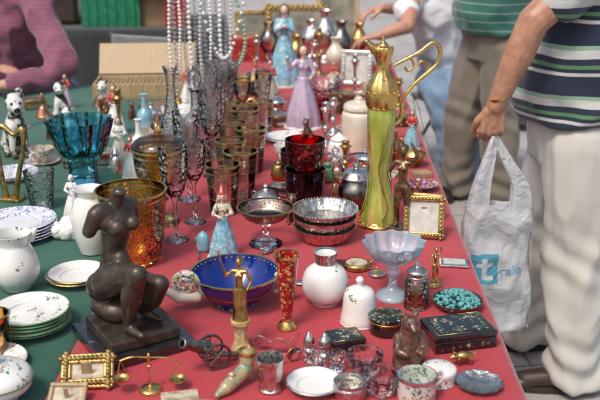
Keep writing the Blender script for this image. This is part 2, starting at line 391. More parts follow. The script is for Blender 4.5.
# ------------------------------------------------------------ ground and tables
S=150
at(mesh('ground',[(-S,-S,0),(S,-S,0),(S,S,0),(-S,S,0)],[(0,1,2,3)],PAVE,False),0,0,0,7)
def cloth(name,xl,xr,y0,y1,top,dropL,dropR,mat,sl=.0245,ny=230,nx=46):
    V=[];F=[];cols=[]
    if dropL: cols+=[(0,d) for d in (.62,.5,.38,.26,.16,.08,.03,.008)]
    cols+=[(i/nx,0) for i in range(nx+1)]
    if dropR: cols+=[(1,d) for d in (.008,.03,.08,.16,.26,.38,.5,.62)]
    rows=[('f',d) for d in (.6,.45,.3,.15,.05,.01)]+[('t',j/ny) for j in range(ny+1)]+[('b',d) for d in (.01,.05,.15,.3,.45,.6)]
    for kind,v in rows:
        yy=y0 if kind=='f' else y1 if kind=='b' else y0+(y1-y0)*v
        dz=v if kind!='t' else 0
        for (f,d) in cols:
            x=xl+(xr-xl)*f+sl*yy; y=yy; dd=max(d,dz)
            z=top-dd
            if dd==0:
                q=noise.noise(Vector((x*5,y*3,0)))*.5+noise.noise(Vector((x*2+9,y*9,3)))*.5
                z=top-.003*abs(q)
            side=-1 if (f==0 and d) else 1 if (f==1 and d) else 0
            fr=-1 if kind=='f' else 1 if kind=='b' else 0
            x+=side*(.012+dd*.07+.028*dd*1.6*sin(y*21+2*sin(y*5)))
            y+=fr*(.012+dd*.07+.028*dd*1.6*sin(x*23+2*sin(x*6)))
            if f in (0,1) and dd==0: x+=.004*noise.noise(Vector((y*4,f*9,0)))
            V.append((x,y,z))
    nc=len(cols)
    for j in range(len(rows)-1):
        for i in range(nc-1): F.append((j*nc+i,j*nc+i+1,(j+1)*nc+i+1,(j+1)*nc+i))
    return mesh(name,V,F,mat,True,80)
def table(name,xl,xr,y0,y1,top,mat,dl,dr,ny=230):
    P=[cloth('tablecloth',xl,xr,y0,y1,top,dl,dr,mat,ny=ny)]
    ym=(y0+y1)/2; sl=.0245
    b=box('table_board',(xr-xl)-.03,(y1-y0)-.03,.022,LWOOD,((xl+xr)/2+sl*ym,ym,top-.03),(0,0,-1.4)); P.append(b)
    for yy in (y0+.3,ym-.1,ym+.1,y1-.3):
        for xx in (xl+.1,xr-.1): P.append(box('table_leg',.04,.04,top-.032,LWOOD,(xx+sl*yy,yy,0)))
    return grp(name,0,0,0,P)
table('market_table',-.504,.379,1.15,5.6,TZ,RED,True,True)
table('market_table',-1.75,-.530,1.1,4.35,TZ-.003,GREEN,False,True,160)
table('market_table',-2.3,-.75,6.2,7.0,TZ,DGREY,True,True,40)

# ------------------------------------------------------------ object builders
def tumbler(x,y,r,h,mat=None,rim=GOLD,name='drinking_glass',rot=0):
    mat=mat or GRIM
    o=[(0,0),(r*.72,0),(r*.72,0),(r*.76,h*.1),(r*.86,h*.5),(r,h)]
    P=[lathe('glass_body',vessel(o,.0025,.008),mat,40,raw=True)]
    if rim: P.append(lathe('gilt_rim',[(r+.0004,h*.965),(r+.0012,h*.965),(r+.0012,h),(r-.003,h+.0012),(r-.0032,h*.98)],rim,40,raw=True))
    P.append(lathe('glass_foot',[(0,.0005),(r*.74,.0005),(r*.76,.004),(r*.74,.008)],CUT,40,raw=True))
    return grp(name,x,y,TZ,P,rot)
def goblet(x,y,r,h,mat=CUT,name='crystal_goblet',bowlh=.5,rim=None,z=TZ):
    b=h*(1-bowlh)
    o=[(0,0),(r*.8,0),(r*.8,0),(r*.78,h*.015),(r*.2,h*.05),(r*.13,b*.5),(r*.22,b*.6),(r*.12,b*.75),(r*.2,b*.97),(r*.7,b+h*bowlh*.22),(r*.95,b+h*bowlh*.6),(r,h)]
    P=[lathe('goblet_body',vessel(o,.002,b+.003),mat,40,raw=True)]
    if rim: P.append(lathe('gilt_rim',[(r+.0004,h*.97),(r+.0014,h*.97),(r+.0014,h+.001),(r-.003,h+.001)],rim,40,raw=True))
    return grp(name,x,y,z,P)
def pot(name,x,y,prof,mat,t=.003,zi=.006,rot=0,flute=None,seg=44,extra=()):
    P=[lathe('body',vessel(prof,t,zi),mat,seg,raw=True,flute=flute)]+list(extra)
    return grp(name,x,y,TZ,P,rot)
def closed(name,x,y,prof,mat,rot=0,flute=None,extra=()):
    return grp(name,x,y,TZ,[lathe('body',prof,mat,40,flute=flute)]+list(extra),rot)
def plates(name,x,y,r,n,mat,z=TZ-.003,dz=.0065,rimm=None):
    P=[]
    for i in range(n):
        zz=i*dz; ox=random.uniform(-.003,.003)
        o=[(0,.0),(r*.5,0),(r*.56,.001),(r*.62,.006),(r*.85,.011),(r,.016)]
        top=[(r-.002,.018),(r*.85,.0135),(r*.62,.009),(r*.54,.004),(0,.0035)]
        p=lathe('plate',cat(o,4)+cat(top,4),mat,56,raw=True); p.location=(ox,random.uniform(-.003,.003),zz); p.rotation_euler=(0,0,random.random()*6); P.append(p)
        if rimm:
            q=lathe('plate_rim_line',[(r+.0003,.0158),(r+.0008,.0165),(r-.0005,.0186),(r-.0022,.0186)],rimm,56,raw=True); q.location=p.location; P.append(q)
    return grp(name,x,y,z,P)
def frame(name,x,y,w,h,mat,pic,rot=0,lean=18,bw=.012,ornate=False):
    t=.012;P=[]
    def bar(nm,sx,sz,cx,cz): return box(nm,sx,t,sz,mat,(cx,0,cz),bev=.003)
    P+=[bar('frame_bottom',w,bw,0,0),bar('frame_top',w,bw,0,h-bw),bar('frame_left',bw,h-2*bw,-w/2+bw/2,bw),bar('frame_right',bw,h-2*bw,w/2-bw/2,bw)]
    P.append(box('picture',w-2*bw,.004,h-2*bw,pic,(0,.002,bw),bev=0))
    if ornate:
        pts=[(-w/2+w*i/12,-t/2,z) for i in range(13) for z in (bw/2,h-bw/2)]+[(sx*(w/2-bw/2),-t/2,h*i/10) for i in range(11) for sx in (-1,1)]
        P.append(beads('frame_ornament',pts,bw*.3,mat))
    g=grp(name,x,y,TZ,[],rot)
    inner=grp('frame_assembly',0,0,t*.3,P); inner.rotation_euler=(R(-lean),0,0); inner.parent=g
    s=box('easel_leg',bw,.003,h*.75,LWOOD,(0,h*.42,0),(14,0,0),bev=0); s.parent=g
    return g
def lady(name,x,y,H,rot,dress,top,skin,hair,arms=0,z=TZ,basem=None,cap=None):
    P=[lathe('skirt',[(0,.0),(.19,0),(.2,.02),(.2,.02),(.19,.15),(.14,.35),(.085,.52),(.06,.6),(.0,.6)],dress,54,flute=lambda a,z:1+(.07*cos(9*a+1.5*z)+.03*cos(5*a+2))*(1-z*.8))]
    P[0].scale=(H,H,H)
    a=[('c',(0,0,.56),.06,(0,-.005,.66),.05),('c',(0,-.005,.68),.055,(0,0,.75),.06),('c',(-.075,0,.775),.033,(.075,0,.775),.033),('e',(-.03,-.045,.72),.028),('e',(.03,-.045,.72),.028)]
    if arms==0: aa=chain([(-.08,0,.77),(-.13,-.03,.65),(-.04,-.12,.63)],[.034,.03,.02])+chain([(.08,0,.77),(.13,-.03,.65),(.05,-.12,.66)],[.034,.03,.02])
    elif arms==1: aa=chain([(-.08,0,.77),(-.16,-.02,.7),(-.2,-.06,.84)],[.034,.028,.02])+chain([(.08,0,.77),(.13,-.03,.64),(.06,-.12,.6)],[.034,.03,.02])
    else: aa=chain([(-.08,0,.77),(-.1,-.05,.66),(-.01,-.1,.72)],[.036,.032,.02])+chain([(.08,0,.77),(.1,-.05,.66),(.01,-.1,.72)],[.036,.032,.02])
    P.append(blob('bodice_and_sleeves',a+aa,H*.012,top,H,2))
    hd=[('c',(0,0,.78),.026,(0,-.005,.85),.024),('e',(0,-.01,.9),(.047,.052,.062)),('c',(0,-.06,.895),.008,(0,-.066,.885),.01)]
    hands=[('e',aa[1][3],.024),('e',aa[3][3],.024)]
    P.append(blob('head_and_hands',hd+hands,H*.009,skin,H,1))
    P.append(solid('eyes',[('e',(-.018,-.06,.907),.006),('e',(.018,-.06,.907),.006)],EYE,H))
    P.append(blob('hair',[('e',(0,.012,.918),(.054,.054,.058)),('e',(0,.055,.9),.035),('c',(-.045,.01,.9),.018,(-.05,.01,.84),.012),('c',(.045,.01,.9),.018,(.05,.01,.84),.012)],H*.01,hair,H,2))
    if cap: P.append(blob('cap',cap,H*.012,CRED,H,2))
    P.append(lathe('base',[(0,-.0),(.21,0),(.22,.012),(.2,.026),(0,.026)],basem or PORC,32)); P[-1].scale=(H,H,H)
    return grp(name,x,y,z,P,rot)
def standing_nude(name,x,y,H,rot,mat,basep,pose=0,bh=.1):
    b=bh
    parts=[('e',(0,0,b+.43),(.07,.055,.06)),('c',(0,0,b+.45),.05,(.0,-.01,b+.53),.042),('c',(0,-.01,b+.54),.045,(0,0,b+.64),.055),('c',(-.08,0,b+.68),.028,(.08,0,b+.68),.028),
     ('c',(0,0,b+.69),.022,(0,-.005,b+.75),.02),('e',(0,-.01,b+.81),(.042,.05,.058)),('e',(0,.02,b+.83),(.045,.045,.045)),('e',(-.03,-.045,b+.63),.026),('e',(.03,-.045,b+.63),.026)]
    parts+=chain([(-.04,0,b+.42),(-.05,-.03,b+.22),(-.045,.0,b+.03)],[.05,.034,.02])+chain([(-.045,0,b+.02),(-.05,-.06,b+.01)],[.02,.014])
    parts+=chain([(.04,0,b+.42),(.06,-.01,b+.22),(.06,.03,b+.03)],[.05,.034,.02])+chain([(.06,.03,b+.02),(.065,-.03,b+.01)],[.02,.014])
    if pose==0: parts+=chain([(-.09,0,b+.68),(-.15,-.02,b+.56),(-.1,-.09,b+.5)],[.027,.022,.016])+chain([(.09,0,b+.68),(.15,-.02,b+.78),(.08,-.02,b+.9)],[.027,.022,.016])
    if pose==1: parts+=chain([(-.09,0,b+.68),(-.17,-.02,b+.6),(-.2,-.05,b+.76)],[.027,.022,.016])+chain([(.09,0,b+.68),(.15,.02,b+.55),(.11,-.05,b+.45)],[.027,.022,.016])+[('l',[(0,0,b+.0,.1,.09),(0,0,b+.2,.085,.07),(0,0,b+.45,.075,.06)])]+[('c',(.09*cos(q),.08*sin(q),b),.016,(.05*cos(q),.04*sin(q),b+.45),.012) for q in (3.5,4.1,4.7,5.3,5.9)]
    P=[blob('figure',parts,H*.012,mat,H,2)]
    P+=basep
    return grp(name,x,y,TZ,P,rot)
def sitdog(name,x,y,H,rot,mat,z=TZ):
    p=[('c',(0,.12,.2),.2,(0,-.06,.5),.15),('e',(-.13,.1,.14),(.09,.16,.14)),('e',(.13,.1,.14),(.09,.16,.14)),('c',(0,-.06,.52),.12,(0,-.1,.68),.1),
     ('e',(0,-.13,.8),(.14,.14,.13)),('c',(0,-.24,.76),.075,(0,-.3,.75),.06),('e',(0,-.1,.9),(.1,.09,.06))]
    p+=chain([(-.08,-.14,.45),(-.09,-.18,.2),(-.09,-.19,.05)],[.07,.05,.045])+chain([(.08,-.14,.45),(.09,-.18,.2),(.09,-.19,.05)],[.07,.05,.045])
    p+=[('e',(-.09,-.23,.035),(.05,.07,.035)),('e',(.09,-.23,.035),(.05,.07,.035)),('e',(-.17,-.05,.035),(.05,.1,.035)),('e',(.17,-.05,.035),(.05,.1,.035)),('c',(0,.3,.06),.04,(.14,.34,.05),.025)]
    P=[blob('body',p,H*.02,mat,H,2),
       blob('ears',[('c',(-.1,-.1,.9),.035,(-.15,-.08,1.0),.012),('c',(.1,-.1,.9),.035,(.15,-.08,1.0),.012)],H*.01,BLACK,H,1),
       solid('eyes_and_nose',[('e',(-.06,-.255,.83),.022),('e',(.06,-.255,.83),.022),('e',(0,-.355,.77),(.03,.02,.02))],EYE,H)]
    return grp(name,x,y,z,P,rot)
def spoon(name,x,y,rot,L=.14,mat=SILV,z=TZ+.002,tilt=0):
    P=[tube('handle',[(0,0,.002),(L*.3,0,.004),(L*.6,0,.007),(L*.75,0,.004)],.0022,mat,4,[1.8,1,.8,1]),solid('spoon_bowl',[('e',(L*.86,0,.004),(L*.15,L*.09,.003))],mat)]
    g=grp(name,x,y,z,P,rot); g.rotation_euler=(0,R(-tilt),R(rot)); return g
def lidbox(name,x,y,w,d,h,rot,mat=LACQ,panel=LACF):
    P=[box('box_body',w,d,h*.62,mat,(0,0,0),bev=.002),box('box_lid',w+.003,d+.003,h*.36,mat,(0,0,h*.64),bev=.004),box('painted_panel',w*.82,d*.78,.0015,panel,(0,0,h+.0002),bev=.0005),
       box('painted_front',w*.8,.0015,h*.3,panel,(0,-d/2-.001,h*.16),bev=0),
       tube('gilt_line',[(-w*.45,-d*.45,h+.001),(w*.45,-d*.45,h+.001),(w*.45,d*.45,h+.001),(-w*.45,d*.45,h+.001)],.0006,GOLD,1,closed=True)]
    return grp(name,x,y,TZ,P,rot)

# ------------------------------------------------------------ front statue
def kneeling():
    b=.047
    f=Vector((.75,-.66,0)); s=Vector((.66,.75,0))
    def P(a,c,z): v=f*a+s*c; return (v.x-.03,v.y+.015,z*1.06+b)
    p=[('e',P(0,0,.085),(.041,.041,.037)),('e',P(-.026,-.02,.068),.032),('e',P(-.026,.022,.068),.032),
       ('c',P(-.002,0,.10),.034,P(0,0,.15),.0255),('c',P(0,0,.15),.0255,P(.014,0,.205),.033),('c',P(.008,-.036,.232),.019,P(.008,.036,.232),.019),
       ('c',P(.01,-.02,.215),.025,P(.01,.02,.215),.025),
       ('e',P(.041,-.019,.206),.016),('e',P(.041,.019,.206),.016),('e',P(.019,0,.125),(.021,.021,.03)),
       ('c',P(.012,0,.238),.016,P(.022,.004,.264),.014),('e',P(.025,.004,.268),(.015,.015,.010))]
    p+=chain([P(.008,-.043,.23),P(-.005,-.053,.197)],[.0175,.0145])+chain([P(.008,.043,.23),P(.0,.053,.2)],[.0175,.0145])
    p+=chain([P(0,-.022,.085),P(.06,-.028,.115),P(.112,-.03,.134)],[.034,.029,.0195])+chain([P(.112,-.03,.132),P(.086,-.03,.08),P(.07,-.03,.018)],[.0195,.0215,.011])+[('c',P(.07,-.03,.011),.011,P(.115,-.032,.008),.0075)]
    p+=chain([P(0,.024,.08),P(.06,.03,.075),P(.1,.033,.09)],[.034,.029,.020])+chain([P(.1,.033,.088),P(.07,.036,.05),P(.035,.04,.015)],[.019,.0215,.011])+[('c',P(.035,.04,.011),.011,P(.085,.042,.008),.0075)]
    p+=[('e',P(-.03,0,.022),(.042,.04,.028)),('e',P(-.0,0,.02),(.043,.038,.028))]
    ps=[blob('bronze_nude',p,.0026,BRON,1,2),
        box('marble_slab',.195,.2,.022,MARB,(0,0,0),(0,0,32),.0015),
        box('bronze_plinth',.15,.155,.024,BRON,(0,0,.0225),(0,0,32),.004)]
    return grp('bronze_statue',-.352,1.70,TZ,ps)
kneeling()

P=[lathe('scale_base',[(0,0),(.022,0),(.022,0),(.02,.006),(.008,.011),(.003,.016),(.003,.05),(.005,.054),(.003,.058),(.003,.075),(0,.08)],GOLD,28),
   tube('beam',[(-.053,0,.068),(-.03,0,.074),(0,0,.071),(.03,0,.068),(.053,0,.058)],.0016,GOLD)]
for sx,zt in ((-.053,.068),(.053,.058)):
    for a in range(3):
        an=a*2.1; P.append(tube('pan_chain',[(sx,0,zt),(sx+.015*cos(an),.015*sin(an),zt-.036)],.0006,GOLD,1))
    q=lathe('pan',vessel([(0,0),(.008,.0005),(.014,.003),(.017,.007)],.001,.0002),GOLD,24,raw=True); q.location=(sx,0,zt-.043); P.append(q)
grp('balance_scale',-.284,1.50,TZ,P,8)
frame('ornate_picture_frame',-.405,1.50,.1,.07,BRASS,PAPER,6,48,.02,True)
frame('picture_frame',-.43,1.435,.07,.05,LWOOD,PAPER,0,60,.008)
at(box('postcard',.07,.045,.002,PAPER),-.225,1.475,TZ,12)
at(box('postcard',.06,.04,.003,CARD),-.175,1.445,TZ,-8)
P=[lathe('barrel',[(0,0),(.013,0),(.015,.01),(.012,.04),(.009,.065),(.011,.07),(.007,.071),(.006,.05)],PEWT,24)]
P[0].rotation_euler=(R(-62),0,R(200)); P[0].location=(0,-.012,.04)
for sx in (-1,1):
    w=lathe('wheel_rim',[(.024,-.003),(.028,-.003),(.028,.003),(.024,.003),(.024,-.003)],PEWT,30,raw=True); w.rotation_euler=(0,R(90),0); w.location=(sx*.022,0,.028); P.append(w)
    P.append(solid('spokes',[('c',(sx*.022,.026*cos(a),.028+.026*sin(a)),.0014,(sx*.022,-.026*cos(a),.028-.026*sin(a)),.0014) for a in (0,.78,1.57,2.36)],PEWT))
P.append(tube('axle',[(-.026,0,.028),(.026,0,.028)],.003,BRASS,1)); P.append(box('trail',.014,.07,.008,PEWT,(0,.03,.012),(-12,0,0)))
grp('toy_cannon',-.172,1.60,TZ,P,-65)
sp=[('c',(0,.03,.03),.0135,(0,.034,.052),.0165),('c',(0,.032,.03),.0155,(0,.005,.022),.0145),('c',(0,.005,.022),.0145,(0,-.028,.014),.0135),('c',(0,-.028,.014),.0135,(0,-.052,.009),.006),('c',(0,.038,.024),.0095,(0,.04,.003),.007),('e',(0,-.012,.034),(.008,.006,.006))]
g=grp('ornamental_slipper',-.122,1.51,TZ,[blob('shoe',sp,.0016,M('gilt_green_glaze',(.50,.42,.22),.25,.3,.6,.2,40,(.2,.32,.26),.58,.1),1,1),
    lathe('shoe_opening',[(.013,.06),(.0175,.059),(.019,.066),(.014,.068),(.012,.059)],GOLD,24,raw=True)],-38)
[c for c in g.children if c.name.startswith('shoe_opening')][0].location=(0,.034,0)
P=[lathe('onyx_plinth',[(0,0),(.022,0),(.022,0),(.02,.012),(.015,.02),(.015,.055),(.021,.062),(.021,.07),(.021,.07),(0,.07)],YONYX,8,2)]
g=standing_nude('justice_figurine',-.122,1.66,.16,-10,BRASS,[],1,.43)
P[0].parent=g; P.append(tube('sword',[(-.032,-.008,.19),(-.04,-.015,.225)],.0018,BRASS,1)); P[-1].parent=g
pot('red_enamel_vase',-.028,1.76,[(0,0),(.02,0),(.02,0),(.021,.006),(.011,.02),(.012,.04),(.019,.1),(.023,.15),(.027,.172)],REDE,.002,.02,extra=[lathe('gilt_foot',[(.021,0),(.0225,.001),(.0225,.006),(.013,.0185),(.012,.0185)],GOLD,30,raw=True),lathe('gilt_rim',[(.0268,.168),(.0285,.170),(.0282,.174),(.0245,.173)],GOLD,30,raw=True)])
P=[lathe('gilt_rim',[(.101,.0765),(.1045,.078),(.1045,.081),(.098,.081)],GOLD,60,raw=True),beads('gilt_scrollwork',circ(44,.0975,.0735),.0026,GOLD),lathe('gilt_line',[(.0815,.0385),(.0828,.0395),(.0828,.041),(.0815,.041)],GOLD,60,raw=True)]
pts=[];rad=[]
for i in range(34):
    a=i*.42; r=.026*(1-i/38); pts.append((-.112+r*cos(a),-.03-.012*i/34,.062+r*sin(a))); rad.append(1.1-i/42)
P.append(tube('snail_shell',pts,.010,PMULTI,3,rad))
P.append(blob('snail_body',chain([(-.085,-.03,.03),(-.125,-.04,.032),(-.15,-.045,.05)],[.014,.013,.009]),.0016,CREAM,1,2))
P.append(blob('figurine_handle',chain([(.098,.0,.07),(.125,0,.075),(.122,0,.045),(.09,0,.03)],[.009,.008,.008,.007]),.002,PMULTI,1,2))
pot('cobalt_bowl',-.148,1.885,[(0,0),(.045,0),(.045,0),(.043,.008),(.06,.018),(.09,.05),(.103,.08)],COB,.004,.01,extra=P,seg=60)
pot('white_porcelain_vase',.058,1.89,[(0,0),(.032,0),(.032,0),(.034,.004),(.05,.025),(.054,.05),(.046,.078),(.028,.094),(.02,.1),(.022,.112),(.027,.122)],PFLO,.002,.006,
    extra=[lathe('silver_collar',[(.021,.1),(.024,.101),(.0235,.112),(.0285,.122),(.0285,.126),(.024,.124)],SILV,36,raw=True)])
closed('porcelain_bell',.130,1.79,[(0,0),(.039,0),(.041,.004),(.041,.012),(.038,.03),(.035,.06),(.03,.075),(.018,.083),(.008,.086),(.006,.092),(.009,.1),(.005,.107),(0,.108)],PGRN)
lidbox('lacquer_box',.093,1.675,.072,.058,.028,18)
lidbox('lacquer_box',.332,1.70,.135,.092,.04,14)
grp('round_lacquer_box',.186,1.745,TZ,[lathe('box_body',[(0,0),(.036,0),(.036,0),(.038,.004),(.038,.024),(.038,.024),(.036,.025)],LACQ,40,3),lathe('box_lid',[(.036,.0255),(.04,.0255),(.04,.0255),(.04,.034),(.036,.041),(.0,.044)],LACF,40,3),lathe('gilt_band',[(.0402,.0275),(.0408,.028),(.0408,.031),(.0402,.0315)],GOLD,40,raw=True)])
def specs(x,y,rot,m):
    P=[tube('lens_rim',[(sx*.021+.016*cos(a*pi/6),0,.018+.014*sin(a*pi/6)) for a in range(12)],.0009,m,2,closed=True) for sx in (-1,1)]
    P+=[tube('bridge',[(-.006,0,.02),(0,-.001,.024),(.006,0,.02)],.0009,m),tube('temple_arm',[(-.037,0,.02),(-.038,.05,.016),(-.036,.09,.004)],.0009,m),tube('temple_arm',[(.037,0,.02),(.038,.05,.016),(.036,.09,.004)],.0009,m)]
    for sx in (-1,1):
        l=lathe('lens',[(0,0),(.015,0),(.015,.0008),(0,.0012)],CLR,24,raw=True); l.rotation_euler=(R(90),0,0); l.location=(sx*.021,0,.018); P.append(l)
    grp('spectacles',x,y,TZ,P,rot)
specs(-.03,1.60,28,GOLD); specs(-.062,1.655,-15,SILV)
pot('pewter_cup',-.056,1.505,[(0,0),(.022,0),(.022,0),(.024,.004),(.021,.012),(.024,.05),(.027,.068)],SILR,.002,.006,flute=flut(12,.025,.1,.8))
plates('porcelain_dish',.028,1.51,.054,1,PORC,TZ,rimm=SILV)
def votive(x,y,r=.021,h=.032): return pot('crystal_candle_holder',x,y,[(0,0),(r*.8,0),(r*.8,0),(r*.85,h*.1),(r*.5,h*.35),(r*.9,h*.7),(r,h)],CUT,.003,h*.45,flute=flut(10,.05))
votive(.036,1.583);votive(.073,1.580,.02,.036);votive(.02,1.615,.016,.03)
closed('silver_pepper_pot',.05,1.635,[(0,0),(.013,0),(.014,.004),(.008,.012),(.013,.024),(.012,.036),(.007,.044),(.004,.05),(0,.053)],SILV)
closed('silver_pepper_pot',.018,1.655,[(0,0),(.011,0),(.012,.004),(.007,.01),(.012,.02),(.009,.032),(.003,.042),(0,.045)],SILV)
def cbowl(x,y,r,h,mat=CUT,name='crystal_bowl',n=14): return pot(name,x,y,[(0,0),(r*.5,0),(r*.5,0),(r*.6,h*.08),(r*.85,h*.4),(r,h)],mat,.004,.008,flute=flut(n,.035,.05,1))
cbowl(.128,1.565,.036,.045);cbowl(.152,1.49,.036,.045)
pot('silver_salt_cellar',.093,1.475,[(0,0),(.026,0),(.03,.006),(.031,.024),(.029,.03),(.031,.036)],SILR,.003,.008,flute=flut(16,.02))
pot('painted_mug',.218,1.475,[(0,0),(.034,0),(.034,0),(.036,.004),(.036,.045),(.037,.05)],floral('painted_mug_porcelain',(.6,.6,.55),[(.05,.25,.1),(.4,.05,.06),(.05,.12,.25)],130,.34,.45),.003,.006,extra=[lathe('rim_band',[(.0372,.044),(.0378,.0445),(.0378,.05),(.0345,.0508)],SILV,40,raw=True),tube('mug_handle',[(.036,0,.042),(.055,0,.04),(.057,0,.02),(.036,0,.01)],.0035,PORC)],rot=30)
closed('trinket_box',.268,1.535,[(0,0),(.03,0),(.032,.004),(.032,.02),(.032,.02),(.034,.021),(.033,.03),(.02,.036),(0,.038)],PGRN)
pot('silver_dish',.343,1.515,[(0,0),(.02,0),(.022,.002),(.036,.007),(.045,.012)],SILR,.0015,.003,flute=flut(12,.03,.5,1))
pg=[('e',(0,0,.5),(.5,.27,.27)),('c',(-.42,0,.52),.2,(-.62,0,.48),.13),('c',(-.62,0,.48),.1,(-.74,0,.45),.085),('c',(-.5,-.12,.68),.05,(-.56,-.16,.8),.02),('c',(-.5,.12,.68),.05,(-.56,.16,.8),.02)]
for lx,ly in ((-.3,-.14),(-.3,.14),(.3,-.14),(.3,.14)): pg+=chain([(lx,ly,.4),(lx+.02,ly,.2),(lx,ly,.05)],[.12,.075,.06])
grp('brass_pig_figurine',.328,1.60,TZ,[blob('body',pg,.0011,BRASS,.038,2),tube('tail',[(.018,0,.021),(.024,.002,.023),(.022,.004,.027),(.026,0,.028)],.0012,BRASS)],8)
br=[('c',(0,0,.22),.24,(0,0,.52),.18),('c',(0,0,.5),.18,(0,-.02,.7),.14),('e',(0,-.04,.83),(.14,.15,.13)),('c',(0,-.16,.8),.07,(0,-.23,.78),.045),('e',(-.1,0,.95),.045),('e',(.1,0,.95),.045)]
br+=chain([(-.17,-.02,.6),(-.22,-.12,.42),(-.12,-.22,.4)],[.08,.07,.055])+chain([(.17,-.02,.6),(.22,-.12,.42),(.12,-.22,.4)],[.08,.07,.055])+[('c',(-.13,-.02,.2),.13,(-.14,-.18,.07),.08),('c',(.13,-.02,.2),.13,(.14,-.18,.07),.08)]
grp('carved_bear_figurine',.213,1.575,TZ,[blob('body',br,.0022,WOOD,.13,0,[(.008,.0022)]),solid('eyes_and_nose',[('e',(-.06,-.17,.87),.018),('e',(.06,-.17,.87),.018),('e',(0,-.275,.79),(.03,.02,.02))],EYE,.13)],12)
bp=[]
for i in range(170):
    a=random.random()*6.28; r=.05*math.sqrt(random.random()); bp.append((r*cos(a),r*sin(a),.016+.022*(1-(r/.05)**2)+random.uniform(-.002,.002)))
pot('bead_dish',.358,1.86,[(0,0),(.035,0),(.036,.003),(.05,.012),(.057,.022)],PEWT,.002,.004,extra=[beads('turquoise_beads',bp,.0048,TURQ)])
pot('glass_jar',.264,1.865,[(0,0),(.026,0),(.026,0),(.028,.006),(.028,.06),(.022,.068),(.02,.075)],CUT2,.002,.006,extra=[lathe('silver_lid',[(.0,.078),(.022,.078),(.023,.08),(.023,.09),(.012,.097),(.006,.1),(.005,.104),(.008,.109),(0,.112)],SILV,36),lathe('jar_content',[(0,.008),(.0235,.008),(.0235,.04),(0,.042)],BRASS,30,raw=True)])
pot('opaline_glass_compote',.216,1.92,[(0,0),(.04,0),(.04,0),(.036,.008),(.012,.025),(.01,.05),(.016,.062),(.012,.075),(.03,.088),(.058,.11),(.07,.14)],OPAL,.003,.088,flute=ruff(12,.07),seg=84)
standing_nude('gilt_figurine',.324,1.985,.10,20,GOLD,[lathe('base',[(0,0),(.018,0),(.018,.004),(.014,.01),(0,.01)],BRASS,24)],0,.1)
grp('silver_card_case',.392,2.11,TZ,[box('case',.075,.05,.008,SILV,bev=.003),box('engraved_plate',.055,.034,.001,PHOTO,(0,0,.0082),bev=0)],-8)
grp('brass_compass',.143,2.09,TZ,[lathe('case',[(0,0),(.03,0),(.034,.004),(.034,.012),(.03,.016),(.028,.0165),(.028,.0145),(0,.0145)],BRASS,36,2),lathe('dial',[(0,.0148),(.027,.0148),(.027,.0152),(0,.0152)],PAPER,30,raw=True),tube('ring',[(.036,0,.008),(.048,.006,.009),(.054,0,.01),(.048,-.006,.009)],.0015,BRASS,3,closed=True)],30)
grp('leather_wallet',.09,2.10,TZ,[box('leather_cover',.06,.045,.012,SHOE,bev=.004),box('clasp',.015,.004,.008,GOLD,(0,-.024,.003))],-20)
grp('pocket_watch',.19,2.04,TZ,[lathe('watch_case',[(0,0),(.018,0),(.021,.004),(.018,.009),(0,.01)],SILV,30),tube('watch_chain',[(.02,0,.004),(.04,.01,.003),(.03,.03,.003),(.05,.04,.003),(.07,.03,.003)],.0015,SILV)],70)
spoon('silver_spoon',.12,2.03,200)
frame('picture_frame',.335,2.285,.11,.115,BRASS,PHOTO,-8,20,.016,True)
frame('picture_frame',.36,2.42,.09,.08,BRASS,PAPER,-15,30,.01)
standing_nude('bronze_figurine',.280,2.33,.265,-25,BRON2,[box('square_base',.055,.055,.024,BRON2,bev=.002)],0,.09)
P=[lathe('gilt_foot',[(0,0),(.058,0),(.058,0),(.057,.008),(.05,.014),(.046,.018)],GOLD,40),
 lathe('enamel_body',[(.05,.0145),(.047,.04),(.036,.085),(.027,.13),(.027,.2),(.034,.27),(.038,.315),(.034,.345)],EWGR,64,flute=lambda a,z:1+.07*cos(8*a+2.5*z)*(1-.5*z)),
 lathe('gilt_shoulder',[(.0345,.34),(.040,.345),(.044,.37),(.041,.4),(.028,.425),(.018,.44),(.017,.465),(.025,.485),(.028,.50),(.023,.505),(.015,.47)],GOLD,40,flute=flut(10,.04)),
 blob('spout',chain([(-.01,0,.485),(-.03,0,.505),(-.045,0,.52)],[.015,.011,.007])+[('e',(0,0,.507),(.015,.015,.012)),('c',(0,0,.51),.006,(0,0,.532),.004)],.002,GOLD,1,2),
 tube('handle',[(.03,0,.455),(.06,0,.47),(.1,0,.49),(.135,0,.515),(.155,0,.495),(.15,0,.46),(.12,0,.43),(.085,0,.40),(.06,0,.36),(.055,0,.31),(.036,0,.29)],.005,GOLD,5,[1,1,1.3,1,1.2,1,1.3,1,1,1.2,1]),
 tube('handle_scroll',[(.12,0,.43),(.125,0,.455),(.105,0,.465),(.095,0,.45)],.0035,GOLD),tube('handle_scroll',[(.075,0,.475),(.085,0,.455),(.07,0,.44),(.06,0,.45)],.0035,GOLD),
 beads('gilt_beads',circ(16,.052,.012)+circ(14,.044,.385)+circ(12,.036,.342),.0035,GOLD)]
for i in range(4):
    a0=i*pi/2; P.append(tube('gilt_vine',[((.001+rr*1.075)*cos(a0+t),(.001+rr*1.075)*sin(a0+t),z) for (rr,z,t) in ((.049,.03,0),(.041,.07,.35),(.031,.115,.1),(.028,.17,-.3),(.032,.24,.1),(.038,.30,.4))],.0018,GOLD))
grp('gilt_ewer',.222,2.40,TZ,P,6)
def sbowl(z,r,h):
    return lathe('silver_bowl',vessel([(0,z),(r*.7,z),(r*.7,z),(r*.82,z+h*.2),(r*.94,z+h*.7),(r,z+h)],.002,z+.004),SILR,96,raw=True,flute=lambda a,zz:1+.012*cos(24*a))
